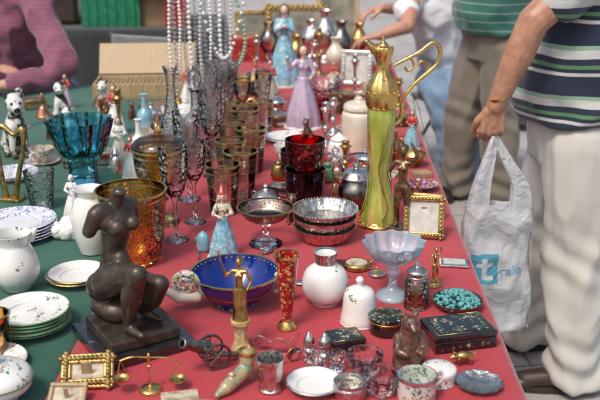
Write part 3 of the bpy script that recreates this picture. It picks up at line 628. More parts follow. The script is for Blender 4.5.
grp('silver_bowl_stack',.068,2.29,TZ,[sbowl(0,.084,.04),sbowl(.028,.086,.04),sbowl(.056,.087,.032),lathe('rim',[(.086,.086),(.09,.087),(.09,.09),(.084,.09)],SILV,64,raw=True),beads('beaded_rim',circ(60,.088,.089),.0022,SILV)])
pot('glass_compote',-.092,2.25,[(0,0),(.045,0),(.045,0),(.042,.006),(.012,.018),(.009,.045),(.014,.055),(.02,.062),(.055,.078),(.074,.105)],GCOMP,.003,.065,extra=[lathe('gilt_rim',[(.074,.102),(.0765,.103),(.0765,.107),(.0725,.107)],BRASS,48,raw=True)],seg=60)
lady('gnome_figurine',-.198,2.16,.185,10,CBLUE,PMULTI,CSKIN,PORC,0,cap=[('c',(0,.0,.95),.05,(0,.04,1.03),.025),('e',(0,0,.945),(.062,.062,.02))])
for i,(a,b,r) in enumerate([(-.235,2.13,80),(-.262,2.14,95),(-.15,2.08,60),(-.135,2.12,130)]): spoon('silver_spoon',a,b,r,.15)
closed('painted_egg',-.255,2.20,[(0,0),(.012,0),(.018,.02),(.014,.045),(0,.058)],CBLUE)
def cup(x,y,z,r,h,mat,nm): 
    return lathe(nm,vessel([(0,z),(r*.75,z),(r*.75,z),(r*.8,z+.006),(r*.9,z+h*.5),(r,z+h)],.003,z+.01),mat,60,raw=True,flute=flut(12,.025,.05,.95))
grp('stacked_glass_cups',.015,2.57,TZ,[cup(0,0,0,.062,.115,BLUD,'blue_cup'),cup(0,0,.1,.06,.105,REDD,'red_cup')])
pot('ruby_glass_bowl',.0,2.72,[(0,0),(.035,0),(.035,0),(.04,.01),(.058,.06),(.062,.13)],REDD,.003,.01)
for a in [(-.225,2.50,.052,.15),(-.182,2.64,.054,.15),(-.225,2.80,.05,.14),(-.165,2.92,.052,.15),(-.235,3.03,.05,.14),(-.2,3.2,.052,.15),(-.27,3.32,.05,.14),(-.15,3.36,.05,.14)]: tumbler(*a)
pot('pewter_kettle',.168,2.56,[(0,0),(.03,0),(.03,0),(.034,.006),(.052,.03),(.054,.055),(.042,.08),(.04,.09)],PEWT,.002,.006,extra=[lathe('crystal_lid',[(.0,.092),(.045,.092),(.045,.096),(.03,.112),(.01,.118),(.008,.124),(.012,.132),(0,.138)],SILV,36),tube('bail_handle',[(-.05,0,.07),(-.075,0,.11),(-.06,0,.15),(0,0,.165),(.06,0,.15),(.075,0,.11),(.05,0,.07)],.003,PEWT)],rot=20)
grp('silver_ladle',.075,2.62,TZ,[tube('handle',[(.06,0,.1),(.03,0,.14),(-.03,0,.15),(-.08,0,.135)],.004,SILV,5,[1,1,1.6,2.2]),blob('ladle_bowl',chain([(.06,0,.1),(.075,0,.03),(.07,0,.02)],[.006,.01,.02]),.002,SILV,1,1)],15)
goblet(-.335,2.28,.04,.26,CUT,bowlh=.55); goblet(-.30,2.42,.038,.24,CUT); goblet(-.34,2.62,.042,.28,CUT,bowlh=.6); goblet(-.29,2.86,.04,.26,CUT)
pot('amber_glass_vase',-.425,2.14,[(0,0),(.062,0),(.062,0),(.066,.012),(.078,.06),(.084,.14),(.088,.19)],AMB,.004,.012,extra=[lathe('gilt_rim',[(.088,.186),(.0905,.187),(.0905,.192),(.086,.192)],GOLD,60,raw=True),lathe('gilt_band',[(.0675,.012),(.07,.013),(.0705,.02),(.069,.02)],GOLD,60,raw=True)],seg=60)
P=[lathe('lid',[(.07,.225),(.074,.226),(.074,.23),(.06,.245),(.03,.256),(.012,.262),(.01,.27),(.018,.282),(.012,.292),(.008,.3),(.011,.306),(0,.314)],AMB,48),lathe('gilt_rim',[(.07,.215),(.0755,.217),(.0755,.224),(.07,.2245)],GOLD,48,raw=True)]
pot('lidded_amber_goblet',-.395,2.42,[(0,0),(.05,0),(.05,0),(.045,.01),(.014,.03),(.013,.06),(.022,.07),(.014,.085),(.04,.105),(.066,.15),(.072,.22)],AMB,.003,.1,extra=P,seg=56)
pot('crystal_decanter',-.43,2.95,[(0,0),(.055,0),(.055,0),(.06,.01),(.062,.06),(.05,.13),(.028,.19),(.017,.24),(.015,.31),(.026,.35)],CUT2,.003,.01)
pot('crystal_decanter',-.37,3.12,[(0,0),(.05,0),(.05,0),(.055,.01),(.056,.08),(.05,.13),(.02,.16),(.016,.22),(.024,.24)],CUT,.003,.01,extra=[lathe('stopper',[(0,.225),(.012,.235),(.014,.245),(.026,.27),(.02,.3),(0,.31)],CUT,20,2)])
goblet(-.30,3.08,.045,.24,CUT); goblet(-.36,3.38,.05,.27,CUT2); pot('crystal_vase',-.32,3.6,[(0,0),(.045,0),(.05,.02),(.04,.09),(.055,.17),(.07,.25)],CUT,.004,.012,flute=flut(12,.04))
P=[box('stand_base',.16,.12,.015,BLACK,bev=.003),tube('post',[(0,0,.015),(0,0,.60)],.006,STEEL,1),tube('crossbar',[(-.13,0,.60),(.13,0,.60)],.006,STEEL,1)]
for i in range(13):
    x=-.125+.0205*i; L=.40+.14*random.random(); pts=[]
    rb=(.0078,.0092,.007)[i%3]; n=int(L/(rb*2.15))
    for j in range(n):
        t=j/n; pts.append((x+.003*sin(j*.3+i*2),-.014-.016*sin(pi*t)*((i%3)+.3),.60-L*t))
    P.append(beads('bead_strand',pts,rb,[PEARL,CUT,PEARL,CUT2][i%4]))
pts=[(.1+.08*sin(pi*t/26),-.03,.59-.42*sin(pi*t/60)) for t in range(34)]; P.append(beads('bead_strand',pts,.0085,JADE))
pts=[(-.02+.22*t/26,-.04,.59-.34*sin(pi*t/26)) for t in range(27)]; P.append(beads('bead_strand',pts,.008,PEARL))
grp('necklace_display_stand',-.405,3.70,TZ,P,5)
lady('lady_figurine',.012,3.52,.34,12,CLIL,CLIL,CSKIN,CHAIR,1)
lady('saint_figurine',-.075,4.35,.40,0,CBLUE,CBLUE,CSKIN,CHAIR,2,basem=CREAM)
lady('shepherdess_figurine',-.13,3.95,.2,-20,PMULTI,CRED,CSKIN,CHAIR,0)
lady('porcelain_figurine',.02,3.85,.2,30,PMULTI,CBLUE,CSKIN,CHAIR,0)
closed('cream_jar',.215,3.2,[(0,0),(.055,0),(.062,.01),(.064,.12),(.055,.14),(.05,.145),(.058,.15),(.05,.17),(.015,.178),(.012,.19),(0,.195)],CREAM)
closed('porcelain_jar',.135,3.02,[(0,0),(.03,0),(.04,.03),(.035,.07),(.025,.08),(.03,.085),(.01,.1),(0,.11)],PFLO)
pot('copper_pot',.29,3.05,[(0,0),(.04,0),(.05,.03),(.052,.06),(.04,.09),(.045,.1)],COPP,.002,.006,extra=[tube('pot_handle',[(.05,0,.08),(.08,0,.09),(.085,0,.05),(.05,0,.03)],.004,COPP)],rot=-40)
def candle(x,y,h=.16,m=BRASS): return closed('candlestick',x,y,[(0,0),(.035,0),(.036,.005),(.012,.015),(.007,h*.3),(.013,h*.4),(.007,h*.5),(.01,h*.75),(.02,h*.86),(.012,h*.9),(.013,h),(.009,h),(.008,h*.93),(0,h*.93)],m)
candle(.15,2.86,.12);candle(.095,3.25,.16,SILV);candle(.35,3.3,.18);candle(.25,4.05,.2,SILV);candle(.1,4.6,.24,BRASS);candle(-.22,4.6,.2,SILV)
pot('agate_dish',.385,2.72,[(0,0),(.025,0),(.03,.004),(.045,.012),(.055,.02)],M('agate',(.2,.05,.08),.15,0,.7,.5,60,(.6,.45,.4),.55,.05),.003,.005)
pot('brass_bowl',.38,2.98,[(0,0),(.03,0),(.035,.01),(.05,.03),(.055,.045)],BRASS,.002,.005)
pot('brass_tray',-.24,3.85,[(0,0),(.08,0),(.1,.008),(.11,.02)],BRASS,.002,.003); pot('brass_bowl',-.26,4.15,[(0,0),(.05,0),(.06,.02),(.09,.05),(.1,.075)],BRASS,.002,.005)
frame('silver_mirror',.27,4.3,.15,.17,SILV,PHOTO,-10,15,.02,True); frame('gilt_picture_frame',-.02,5.38,.36,.26,BRASS,OILP,4,12,.035,True)
frame('gilt_picture_frame',.22,5.42,.26,.34,LWOOD,OILP,-6,12,.03); frame('gilt_picture_frame',-.28,5.45,.22,.22,BRASS,OILP,8,14,.025)
for x,y,h,m in ((.14,5.0,.28,SILV),(.22,4.85,.24,PEWT),(.06,5.05,.22,SILV),(.33,5.05,.2,BRASS),(.36,4.5,.16,SILV),(-.02,4.75,.18,BRASS),(.18,4.55,.2,CREAM),(.4,4.1,.15,COPP),(.31,3.72,.14,SILV),(.24,3.62,.12,CREAM),(-.17,4.95,.22,CLR)):
    pot('metal_vase' if m not in (CREAM,CLR) else 'vase',x,y,[(0,0),(h*.2,0),(h*.2,.006),(h*.08,h*.15),(h*.22,h*.4),(h*.24,h*.6),(h*.1,h*.85),(h*.15,h)],m,.002,h*.2)
def casket(x,y,w,d,h,rot,m,pm,nm='jewellery_casket'): return lidbox(nm,x,y,w,d,h,rot,m,pm)
casket(-.28,5.05,.22,.16,.13,6,REDP,REDE); casket(.2,3.9,.12,.08,.06,-12,WOOD,BRASS); casket(.36,4.78,.12,.1,.08,10,LACQ,LACF); casket(-.14,4.45,.1,.08,.06,20,SILR,SILV); casket(.42,3.55,.09,.07,.04,4,WOOD,LACF)
closed('perfume_bottle',.36,2.62,[(0,0),(.016,0),(.018,.01),(.014,.03),(.006,.036),(.006,.044),(.01,.05),(0,.06)],AMBB)
closed('perfume_bottle',.41,2.5,[(0,0),(.014,0),(.016,.01),(.012,.026),(.005,.03),(.005,.038),(.008,.043),(0,.05)],BLUD)
at(box('jewellery_case',.06,.045,.015,CARD),.405,2.86,TZ,10); at(box('playing_cards',.05,.07,.012,PAPER),.30,2.86,TZ,-20)
closed('snuff_jar',.09,2.80,[(0,0),(.02,0),(.026,.02),(.02,.045),(.012,.05),(.014,.06),(0,.068)],CGRN); closed('snuff_jar',.25,2.78,[(0,0),(.018,0),(.022,.02),(.018,.04),(0,.055)],PMULTI)
closed('snuff_jar',.07,3.0,[(0,0),(.018,0),(.024,.02),(.018,.05),(.01,.055),(0,.07)],CRED)
pot('tea_cup',-.05,3.05,[(0,0),(.022,0),(.022,.005),(.038,.03),(.042,.055)],PFLO,.002,.007,extra=[tube('cup_handle',[(.04,0,.045),(.058,0,.042),(.056,0,.02),(.034,0,.018)],.003,PORC)],rot=30)
plates('porcelain_dish',-.06,3.3,.07,2,PFLO,TZ); pot('tea_cup',-.03,2.92,[(0,0),(.022,0),(.022,.005),(.038,.03),(.042,.055)],BW,.002,.007)
pot('crystal_bowl',.1,4.05,[(0,0),(.05,0),(.06,.02),(.09,.06),(.1,.09)],CUT,.004,.012,flute=flut(14,.04)); pot('ruby_glass_bowl',.06,3.66,[(0,0),(.04,0),(.05,.02),(.06,.06),(.065,.08)],REDG,.003,.01)
for i in range(7): goblet(-.30+.07*(i%3)+random.uniform(-.01,.01),3.5+.16*(i//3)+.03*(i%2),.036,.19,GRIM if i%2 else CUT,name='wine_glass',rim=GOLD if i%2 else None)
def brica(x,y,i,z=TZ):
    kd=i%9; s=random.uniform(.9,1.25); ro=random.uniform(0,360)
    def c(nm,prof,m,**kw): 
        g=closed(nm,x,y,[(a*s,b*s) for a,b in prof],m,ro,**kw); g.location.z=z; return g
    if kd==0: c('snuff_jar',[(0,0),(.02,0),(.028,.02),(.022,.05),(.012,.056),(.014,.064),(0,.07)],(PFLO,CRED,CBLUE,BRASS)[i%4])
    elif kd==1: g=candle(x,y,.13*s,(BRASS,SILV)[i%2]); g.location.z=z
    elif kd==2:
        g=pot('tea_cup',x,y,[(0,0),(.022,0),(.022,.005),(.038,.03),(.042,.055)],(PFLO,BW,PMULTI)[i%3],.002,.007,extra=[tube('cup_handle',[(.04,0,.045),(.058,0,.042),(.056,0,.02),(.034,0,.018)],.003,PORC),lathe('saucer',cat([(0,.0005),(.03,.0005),(.058,.009),(.056,.011),(.03,.003),(0,.003)],3),(PFLO,BW,PMULTI)[i%3],36,raw=True)],rot=ro); g.location.z=z+.001
    elif kd==3: lady('porcelain_figurine',x,y,.14*s,random.uniform(-30,30),(PMULTI,CLIL,CBLUE,PORC)[i%4],(CRED,PORC,PMULTI)[i%3],CSKIN,CHAIR,i%3,z)
    elif kd==4: c('perfume_bottle',[(0,0),(.02,0),(.024,.01),(.02,.045),(.008,.052),(.008,.062),(.014,.07),(.012,.08),(0,.086)],(CUT,AMBB,REDD,CUT2)[i%4])
    elif kd==5: g=lidbox('trinket_box',x,y,.075*s,.055*s,.035*s,random.uniform(-35,35),(LACQ,WOOD,SILR,BRASS)[i%4],(LACF,PMULTI,SILR)[i%3]); g.location.z=z
    elif kd==6: c('silver_sugar_bowl',[(0,0),(.025,0),(.026,.004),(.014,.012),(.034,.03),(.036,.045),(.03,.055),(.012,.064),(.006,.07),(.009,.077),(0,.082)],(SILV,SILR)[i%2],extra=[tube('bowl_handle',[(sx*.032*s,0,.045*s),(sx*.05*s,0,.052*s),(sx*.05*s,0,.032*s),(sx*.03*s,0,.028*s)],.002,SILV) for sx in (-1,1)])
    elif kd==7: c('brass_hand_bell',[(0,.0),(.028,0),(.026,.01),(.018,.03),(.012,.04),(.004,.044),(.005,.055),(.008,.065),(.005,.085),(0,.09)],(BRASS,COPP)[i%2])
    else: sitdog('dog_figurine',x,y,.09*s,random.uniform(-50,50),(DOGB,DOGM,WOOD)[i%3],z)
for i,(x,y) in enumerate([(.04,3.14),(.13,3.42),(.20,3.46),(.30,3.50),(.28,3.28),(-.08,3.55),(-.1,3.74),(.12,3.76),(.17,3.75),(.33,3.92),(.43,3.86),(.32,4.12),(.16,4.22),(.2,4.36),(.03,4.14),(-.01,4.5),(.38,4.32),(.28,4.62),(.44,4.62),(.08,4.84),(-.09,4.66),(-.22,4.36),(.43,5.0),(.03,4.62),(.22,2.92),(.345,3.13),(.03,3.3),(-.07,2.82),(.26,4.9),(-.16,4.15),(.41,3.2),(.12,2.93),(-.06,2.66),(-.10,2.50),(.10,2.46),(-.02,2.42)]): brica(x,y,i)
for i,(x,y) in enumerate([(-.56,2.86),(-.68,3.02),(-.78,3.12),(-.60,3.15),(-.55,3.27),(-.78,3.52),(-.6,3.55),(-.70,3.66),(-1.12,3.52),(-1.02,3.86),(-1.16,3.86),(-.88,3.9),(-.52,3.78),(-.9,3.02),(-.5,3.05),(-.52,2.55),(-.95,3.35),(-1.2,3.2),(-.5,3.95),(-.78,2.98),(-1.08,3.7)]): brica(x,y,i*2+3,TZ-.003)

# ------------------------------------------------------------ green table goods
sitdog('terrier_figurine',-1.02,3.13,.24,28,DOGM,TZ-.003); sitdog('dog_figurine',-.98,3.62,.18,10,DOGM,TZ-.003); sitdog('dog_figurine',-.82,3.72,.16,-15,DOGB,TZ-.003)
P=[box('harp_base',.07,.05,.012,BRASS,bev=.003),tube('harp_frame',[(-.02,0,.012),(-.03,0,.1),(-.03,0,.2),(-.01,0,.235),(.03,0,.21),(.06,0,.23),(.055,0,.17),(.03,0,.08),(.012,0,.012)],.007,BRASS,5,[1.4,1,1,1.3,1,1.4,1,1.2,1.5])]
for i in range(7): P.append(tube('string',[(-.022+.011*i,0,.215-.003*i),(-.018+.006*i,0,.03+.012*i)],.0006,GOLD,1))
grp('brass_harp',-.885,2.62,TZ-.003,P,-15)
pot('aqua_glass_bowl',-.70,2.78,[(0,0),(.055,0),(.055,0),(.05,.012),(.045,.05),(.052,.085),(.075,.12),(.09,.17),(.1,.215)],AQUA,.004,.09,flute=lambda a,z:1+(.05*cos(11*a)*(z>.35)+.05*cos(11*a)*z*z),seg=88)
tumbler(-.775,2.55,.046,.115,CUT2,None)
lady('porcelain_lady_figurine',-.655,2.45,.14,0,PORC,PORC,PORC,PORC,0,TZ-.003); lady('porcelain_lady_figurine',-.62,2.98,.18,10,PMULTI,PORC,CSKIN,CHAIR,0,TZ-.003)
sh=[('e',(random.uniform(-.04,.04),random.uniform(-.03,.03),.015+random.random()*.02),random.uniform(.014,.024)) for i in range(16)]
grp('white_shell_ornament',-.635,2.31,TZ-.003,[blob('shell',sh,.003,PORC,1,1,[(.02,.008)])])
pot('porcelain_vase',-.545,2.20,[(0,0),(.032,0),(.032,0),(.034,.006),(.046,.05),(.05,.1),(.04,.14),(.028,.155),(.04,.175)],PORC,.003,.008)
plates('blue_plate_stack',-.775,2.32,.105,5,BW,TZ-.003,.008)
pot('floral_jug',-.675,1.97,[(0,0),(.032,0),(.032,0),(.036,.006),(.052,.03),(.055,.06),(.042,.1),(.036,.115),(.044,.14)],PFLO,.003,.008,extra=[tube('jug_handle',[(.038,0,.125),(.07,0,.125),(.075,0,.08),(.05,0,.04)],.005,PORC),blob('jug_spout',[('c',(-.04,0,.125),.012,(-.052,0,.142),.006)],.0018,PORC,1,1)],rot=200)
plates('plate_stack',-.585,1.765,.085,5,PGRN,TZ-.003,.0075,rimm=CGRN); plates('side_plate',-.545,2.02,.072,2,PORC,TZ-.003,rimm=GOLD)
plates('side_plate',-.62,1.60,.07,1,PFLO,TZ-.003)
closed('floral_tureen',-.565,1.475,[(0,0),(.035,0),(.04,.006),(.062,.025),(.065,.04),(.066,.042),(.06,.055),(.035,.068),(.012,.074),(.008,.08),(.013,.09),(0,.095)],PGRN,extra=[lathe('rim_line',[(.0655,.04),(.067,.0405),(.067,.043),(.065,.0435)],CGRN,44,raw=True)])
tumbler(-.628,1.655,.036,.085,AMBB)
closed('silver_pepper_pot',-.58,2.72,[(0,0),(.022,0),(.024,.006),(.012,.02),(.02,.06),(.016,.1),(.01,.11),(.012,.12),(0,.14)],SILV)
closed('porcelain_bottle',-.555,3.0,[(0,0),(.028,0),(.03,.01),(.03,.08),(.012,.11),(.01,.15),(.014,.16),(0,.16)],PORC)
candle(-.66,3.2,.22,BRASS); closed('porcelain_bottle',-.60,3.4,[(0,0),(.028,0),(.03,.01),(.03,.08),(.012,.11),(.01,.15),(.014,.16),(0,.16)],CBLUE)
lady('porcelain_figurine',-.72,3.42,.2,-10,PORC,CRED,CSKIN,CHAIR,0,TZ-.003); sitdog('cat_figurine',-.88,3.35,.13,-30,PORC,TZ-.003)
grp('wooden_cutlery_box',-.72,4.15,TZ-.003,[box('box_bottom',.46,.22,.01,LWOOD),box('box_front',.46,.01,.06,LWOOD,(0,-.106,.01)),box('box_back',.46,.01,.06,LWOOD,(0,.106,.01)),box('box_end',.01,.2,.06,LWOOD,(-.225,0,.01)),box('box_end',.01,.2,.06,LWOOD,(.225,0,.01)),box('open_lid',.46,.012,.16,LWOOD,(0,.12,.072),(-35,0,0)),solid('cutlery',[('c',(-.2+.02*i,-.08,.05),.006,(-.19+.02*i,.08,.055),.008) for i in range(20)],SILV)],4)
at(box('leather_book',.12,.16,.03,WOOD),-.62,3.78,TZ-.003,20); plates('porcelain_dish',-.95,2.85,.08,2,BW)
closed('teapot',-.46,3.52,[(0,0),(.04,0),(.06,.03),(.06,.06),(.04,.085),(.01,.095),(.012,.105),(0,.11)],PFLO,extra=[tube('teapot_handle',[(.055,0,.07),(.09,0,.075),(.085,0,.03),(.055,0,.025)],.005,PORC),tube('teapot_spout',[(-.05,0,.03),(-.08,0,.05),(-.09,0,.085)],.009,PORC,5,[1.4,1,.7])])

# ------------------------------------------------------------ far stall goods
def crate(x,y,z,m,rot):
    grp('plastic_crate',x,y,z,[box('crate_floor',.4,.3,.01,m),box('crate_side',.4,.012,.24,m,(0,-.144,.01)),box('crate_side',.4,.012,.24,m,(0,.144,.01)),box('crate_end',.012,.276,.24,m,(-.194,0,.01)),box('crate_end',.012,.276,.24,m,(.194,0,.01)),box('crate_lip',.42,.02,.02,m,(0,-.152,.22))]+[box('crate_rib',.012,.008,.2,m,(-.16+.064*i,-.153,.015)) for i in range(6)],rot)
crate(-1.32,6.45,TZ,CRATEG,5); crate(-1.05,5.75,0,GREYP,-12)
grp('cardboard_box',-.98,6.5,TZ,[box('carton',.26,.3,.2,CARD),box('flap',.26,.13,.004,CARD,(0,-.2,.2),(-25,0,0)),box('tape',.05,.302,.002,PAPER,(0,0,.2005),bev=0)],-8)
grp('cardboard_box',-1.15,5.0,0,[box('carton',.36,.3,.5,CARD),box('flap',.36,.14,.004,CARD,(0,-.2,.48),(-35,0,0)),box('tape',.05,.302,.002,PAPER,(0,0,.5005),bev=0)],14)
lidbox('red_jewellery_case',-.86,6.35,.16,.14,.24,6,REDP,REDE); grp('suitcase',-1.75,6.5,TZ,[box('shell',.36,.2,.28,SHOE,bev=.03),tube('suitcase_handle',[(-.06,-.1,.24),(-.05,-.14,.25),(.05,-.14,.25),(.06,-.1,.24)],.01,BLACK),box('latch',.03,.01,.03,BRASS,(-.1,-.105,.2)),box('latch',.03,.01,.03,BRASS,(.1,-.105,.2))],3)
def bagm(name,x,y,m,rot):
    p=[('l',[(0,0,.02,.2,.12),(0,0,.15,.22,.14),(0,0,.28,.19,.1),(0,0,.36,.14,.05)])]
    grp(name,x,y,0,[blob('bag_body',p,.009,m,1,3,[(.09,.04)]),tube('bag_strap',[(-.13,0,.34),(-.09,.02,.5),(.09,.02,.5),(.13,0,.34)],.012,m)],rot)
bagm('black_holdall',-.75,5.05,SHOEB,20); bagm('blue_holdall',-1.5,5.6,M('blue_nylon',(.03,.06,.14),.6,0,0,.2,8),-10)
def chair(name,x,y,rot,m=STEEL):
    P=[]
    for sx in (-.2,.2):
        P+=[tube('front_leg',[(sx,-.2,0),(sx,-.18,.45)],.012,m,1),tube('back_leg',[(sx,.24,0),(sx,.2,.45),(sx,.24,.85)],.012,m,1)]
    P+=[box('seat',.42,.42,.03,GREYP,(0,0,.45),bev=.01),box('backrest',.4,.02,.22,GREYP,(0,.225,.62),(-5,0,0),.008),tube('cross_rail',[(-.2,-.19,.2),(.2,-.19,.2)],.008,m,1)]
    return grp(name,x,y,0,P,rot)
chair('folding_chair',-.85,5.55,160)

# ------------------------------------------------------------ people
def hand_parts(w,d,n,thumb,curl=35,s=1.0,spread=1.0):
    d=V3(d).normalized(); n=V3(n); n=(n-d*n.dot(d)).normalized(); sd=d.cross(n)*thumb; w=V3(w); p=[]
    kn=[(.030,.084,1.0),(.010,.088,1.08),(-.010,.085,1.0),(-.029,.077,.8)]
    for sx,L,ln in kn:
        kk=w+d*(L*s)+sd*(sx*s); p.append(('c',tuple(w+sd*(sx*.55*s)+d*.01),.0145*s,tuple(kk),.0102*s))
        q=kk; dirv=d+sd*(sx*1.0*spread); dirv.normalize()
        c=0
        for seg,(l,r) in enumerate(((.042,.0088),(.026,.008),(.021,.0072))):
            c+=curl*(.8,1.1,.7)[seg]; dd=dirv*cos(R(c))+n*sin(R(c)); e=q+dd*(l*ln*s)
            p.append(('c',tuple(q),(r+.0008)*s,tuple(e),r*s)); q=e
    t0=w+d*(.022*s)+sd*(.022*s); t1=t0+(d*.7+sd*.6+n*.25).normalized()*(.042*s); t2=t1+(d*.85+sd*.1+n*.5).normalized()*(.032*s); t3=t2+(d*.9+n*.5).normalized()*(.024*s)
    p+=chain([tuple(t0),tuple(t1),tuple(t2),tuple(t3)],[.016*s,.0125*s,.0105*s,.009*s])
    p.append(('c',tuple(w+n*.004),.018*s,tuple(w+d*(.06*s)),.014*s))
    return p
def head(c,sk,hair,yaw=0,tilt=0):
    hp=[('e',(0,.01,.03),(.077,.095,.1)),('e',(0,-.025,-.045),(.055,.065,.065)),('c',(0,-.09,.02),.010,(0,-.108,-.01),.014),('e',(-.078,.01,0),(.012,.02,.032)),('e',(.078,.01,0),(.012,.02,.032)),('e',(0,-.082,-.045),(.024,.012,.008)),('e',(0,-.075,-.085),(.025,.02,.016)),('e',(0,-.07,.035),(.055,.028,.012))]
    hp+=[('c',(0,.02,-.05),.058,(0,.035,-.17),.06)]
    P=[blob('head',hp,.005,sk,1,3),solid('eyes',[('e',(-.03,-.083,.012),(.013,.01,.008)),('e',(.03,-.083,.012),(.013,.01,.008))],PORC),solid('pupils',[('e',(-.03,-.092,.012),.005),('e',(.03,-.092,.012),.005)],EYE),
       solid('mouth',[('e',(0,-.0935,-.046),(.022,.006,.004))],LIP),
       blob('hair',[('e',(0,.03,.06),(.083,.092,.083)),('e',(0,.06,0),(.08,.06,.08)),('e',(-.06,.02,.03),(.025,.05,.05)),('e',(.06,.02,.03),(.025,.05,.05))],.006,hair,1,2,[(.02,.01)])]
    g=grp('head_assembly',c[0],c[1],c[2],P,yaw); g.rotation_euler=(R(tilt),0,R(yaw)); return g
def shoe(name,x,y,rot,m=SHOE,L=.28):
    P=[blob('upper',[('c',(0,.08,.05),.042,(0,.0,.05),.042),('c',(0,0,.045),.042,(0,-.13,.03),.036),('e',(0,-.14,.03),(.045,.05,.028)),('c',(0,.07,.06),.04,(0,.07,.1),.038)],.006,m,1,2)]
    V=[];F=[];loft([(0,-.03,.0,.046,.155),(0,-.03,.02,.047,.157)],V,F); P.append(mesh('sole',V,F,SOLE))
    return grp(name,x,y,0,P,rot)
def stand(name,x,y,rot,shirt,trou,skin,hair,armL,armR,girth=1,feet=((.13,.03),(-.13,-.04)),hands=None,shoem=SHOE,hz=.92,sh=1.46,legw=1.0):
    g=girth; P=[]
    fl,fr=feet
    tp=[('l',[(0,.0,hz-.12,.155*g,.13*g),(0,0,hz,.18*g,.145*g),(0,0,hz+.12,.175*g,.145*g)])]
    for f,sg in ((fl,1),(fr,-1)):
        kx=.5*(sg*.09*g+f[0])+.005*sg; ky=f[1]*.5-.02
        tp+=chain([(sg*.09*g,0,hz-.05),(kx,ky,.5)],[.108*g*legw,.092*legw])
        tp+=[('l',[(f[0],f[1]+.005,.03,.086*legw,.1*legw),(f[0],f[1],.12,.086*legw,.095*legw),(.5*(f[0]+kx),.5*(f[1]+ky),.32,.088*legw,.094*legw),(kx,ky,.55,.092*legw,.095*legw)])]
    tr=blob('trousers',tp,.009,trou,1,4)
    fo=cloth_folds(.018,8,2.6,1.0,.35)
    def fold(c):
        br=math.exp(-((c.z-.12)/.12)**2)*.009*sin(c.z*62+c.x*20+4*noise.noise(Vector((c.x*9,c.y*9,0))))
        kn=math.exp(-((c.z-.5)/.1)**2)*.006*sin(c.z*60+c.y*30)
        return fo(c)+br+kn
    P.append(drape(tr,fold))
    sp=[('l',[(0,-.01,hz+.02,.2*g,.17*g),(0,-.03*g,hz+.13,.205*g,.19*g),(0,-.03*g,hz+.25,.2*g,.18*g),(0,-.01,hz+.38,.2*g,.14*g),(0,0,hz+.5,.185*g,.11*g),(0,0.01,sh+.04,.1*g,.08)])]
    for a in (armL,armR):
        s,e,w=a; m_=tuple(s[i]+.55*(e[i]-s[i]) for i in range(3)); sp+=[('c',(s[0]*.6,0,s[2]-.01),.075,s,.078),('c',s,.078,m_,.074)]
    P.append(drape(blob('polo_shirt',sp,.009,shirt,1,4),cloth_folds(.016,6,4,1.4,.5)))
    P.append(lathe('collar',[(.068,sh+.0),(.075,sh+.005),(.066,sh+.05),(.06,sh+.05)],shirt,24,raw=True))
    for i,a in enumerate((armL,armR)):
        s,e,w=a; V=chain([s,e],[.054,.047])+chain([e,tuple(.62*e[j]+.38*w[j] for j in range(3)),w],[.047,.046,.029])
        h=hands[i]; V+=hand_parts(w,h[0],h[1],h[2],h[3])
        P.append(blob('arm_and_hand',V,.0038,skin,1,2,[(.05,.004)]))
    P.append(head((0,-.01,sh+.2),skin,hair,0,12))
    for f in (fl,fr): P.append(shoe('shoe',f[0],f[1]-.03,0,shoem))
    return grp(name,x,y,0,P,rot)
mb=stand('man_in_striped_polo',.925,2.92,-90,POLO,WTRO,SKIN2,HAIR,
  ((.2,-.05,1.44),(.235,-.235,1.285),(.215,-.325,1.025)),((-.22,.02,1.44),(-.29,.08,1.15),(-.27,.02,.92)),1.12,((.15,.02),(-.15,-.06)),
  (((0,-.05,-1),(-1,0,0),-1,62),((0,-.1,-1),(1,0,0),1,30)),legw=1.12)
q=lathe('bracelet',[(.031,-.004),(.035,-.004),(.035,.004),(.031,.004),(.031,-.004)],GOLD,28,raw=True); q.location=(.216,-.316,1.052); q.rotation_euler=(R(20),0,0); q.parent=mb
stand('man_in_green_polo',1.03,4.8,-60,GPOLO,KTRO,SKIN2,HAIRB,((.2,.03,1.42),(.27,.12,1.13),(.24,.1,.9)),((-.2,0,1.42),(-.29,.12,1.13),(-.27,.1,.9)),1.05,((.12,.0),(-.12,-.1)),
  (((0,-.2,-1),(-1,0,0),-1,25),((0,-.2,-1),(1,0,0),1,25)),SHOEB,legw=1.1)
stand('woman_in_dark_trousers',1.75,6.4,-120,M('blue_blouse',(.05,.08,.16),.85,0,0,.2,8),DTRO,SKIN,HAIRB,((.18,0,1.36),(.24,.03,1.1),(.22,-.12,.9)),((-.18,0,1.36),(-.24,.03,1.1),(-.22,-.12,.9)),.9,((.1,.0),(-.1,-.08)),
  (((0,-.2,-1),(-1,0,0),-1,25),((0,-.2,-1),(1,0,0),1,25)),SHOEB)
P=[]
tp=[('e',(.9,5.5,.55),(.19,.17,.13))]+chain([(.92,5.42,.55),(.76,5.12,.58),(.80,5.02,.52)],[.105,.088,.08])+chain([(.78,5.06,.54),(.86,4.94,.3),(.86,4.92,.09)],[.085,.072,.062])
tp+=chain([(.95,5.5,.55),(.92,5.15,.57),(.93,5.1,.54)],[.105,.088,.08])+chain([(.93,5.12,.54),(1.0,5.1,.3),(.98,5.08,.09)],[.082,.07,.062])
P.append(drape(blob('jeans',tp,.01,JEAN,1,3),cloth_folds(.02,9,7,1,.4)))
sp=chain([(.92,5.52,.6),(.86,5.46,.78),(.78,5.4,.98)],[.165,.165,.155])+[('c',(.66,5.3,1.1),.08,(.86,5.55,1.1),.08),('c',(.66,5.3,1.08),.078,(.6,5.2,.99),.07),('c',(.88,5.55,1.08),.078,(.74,5.6,.98),.07),('c',(.8,5.4,.95),.16,(.76,5.41,1.06),.12)]
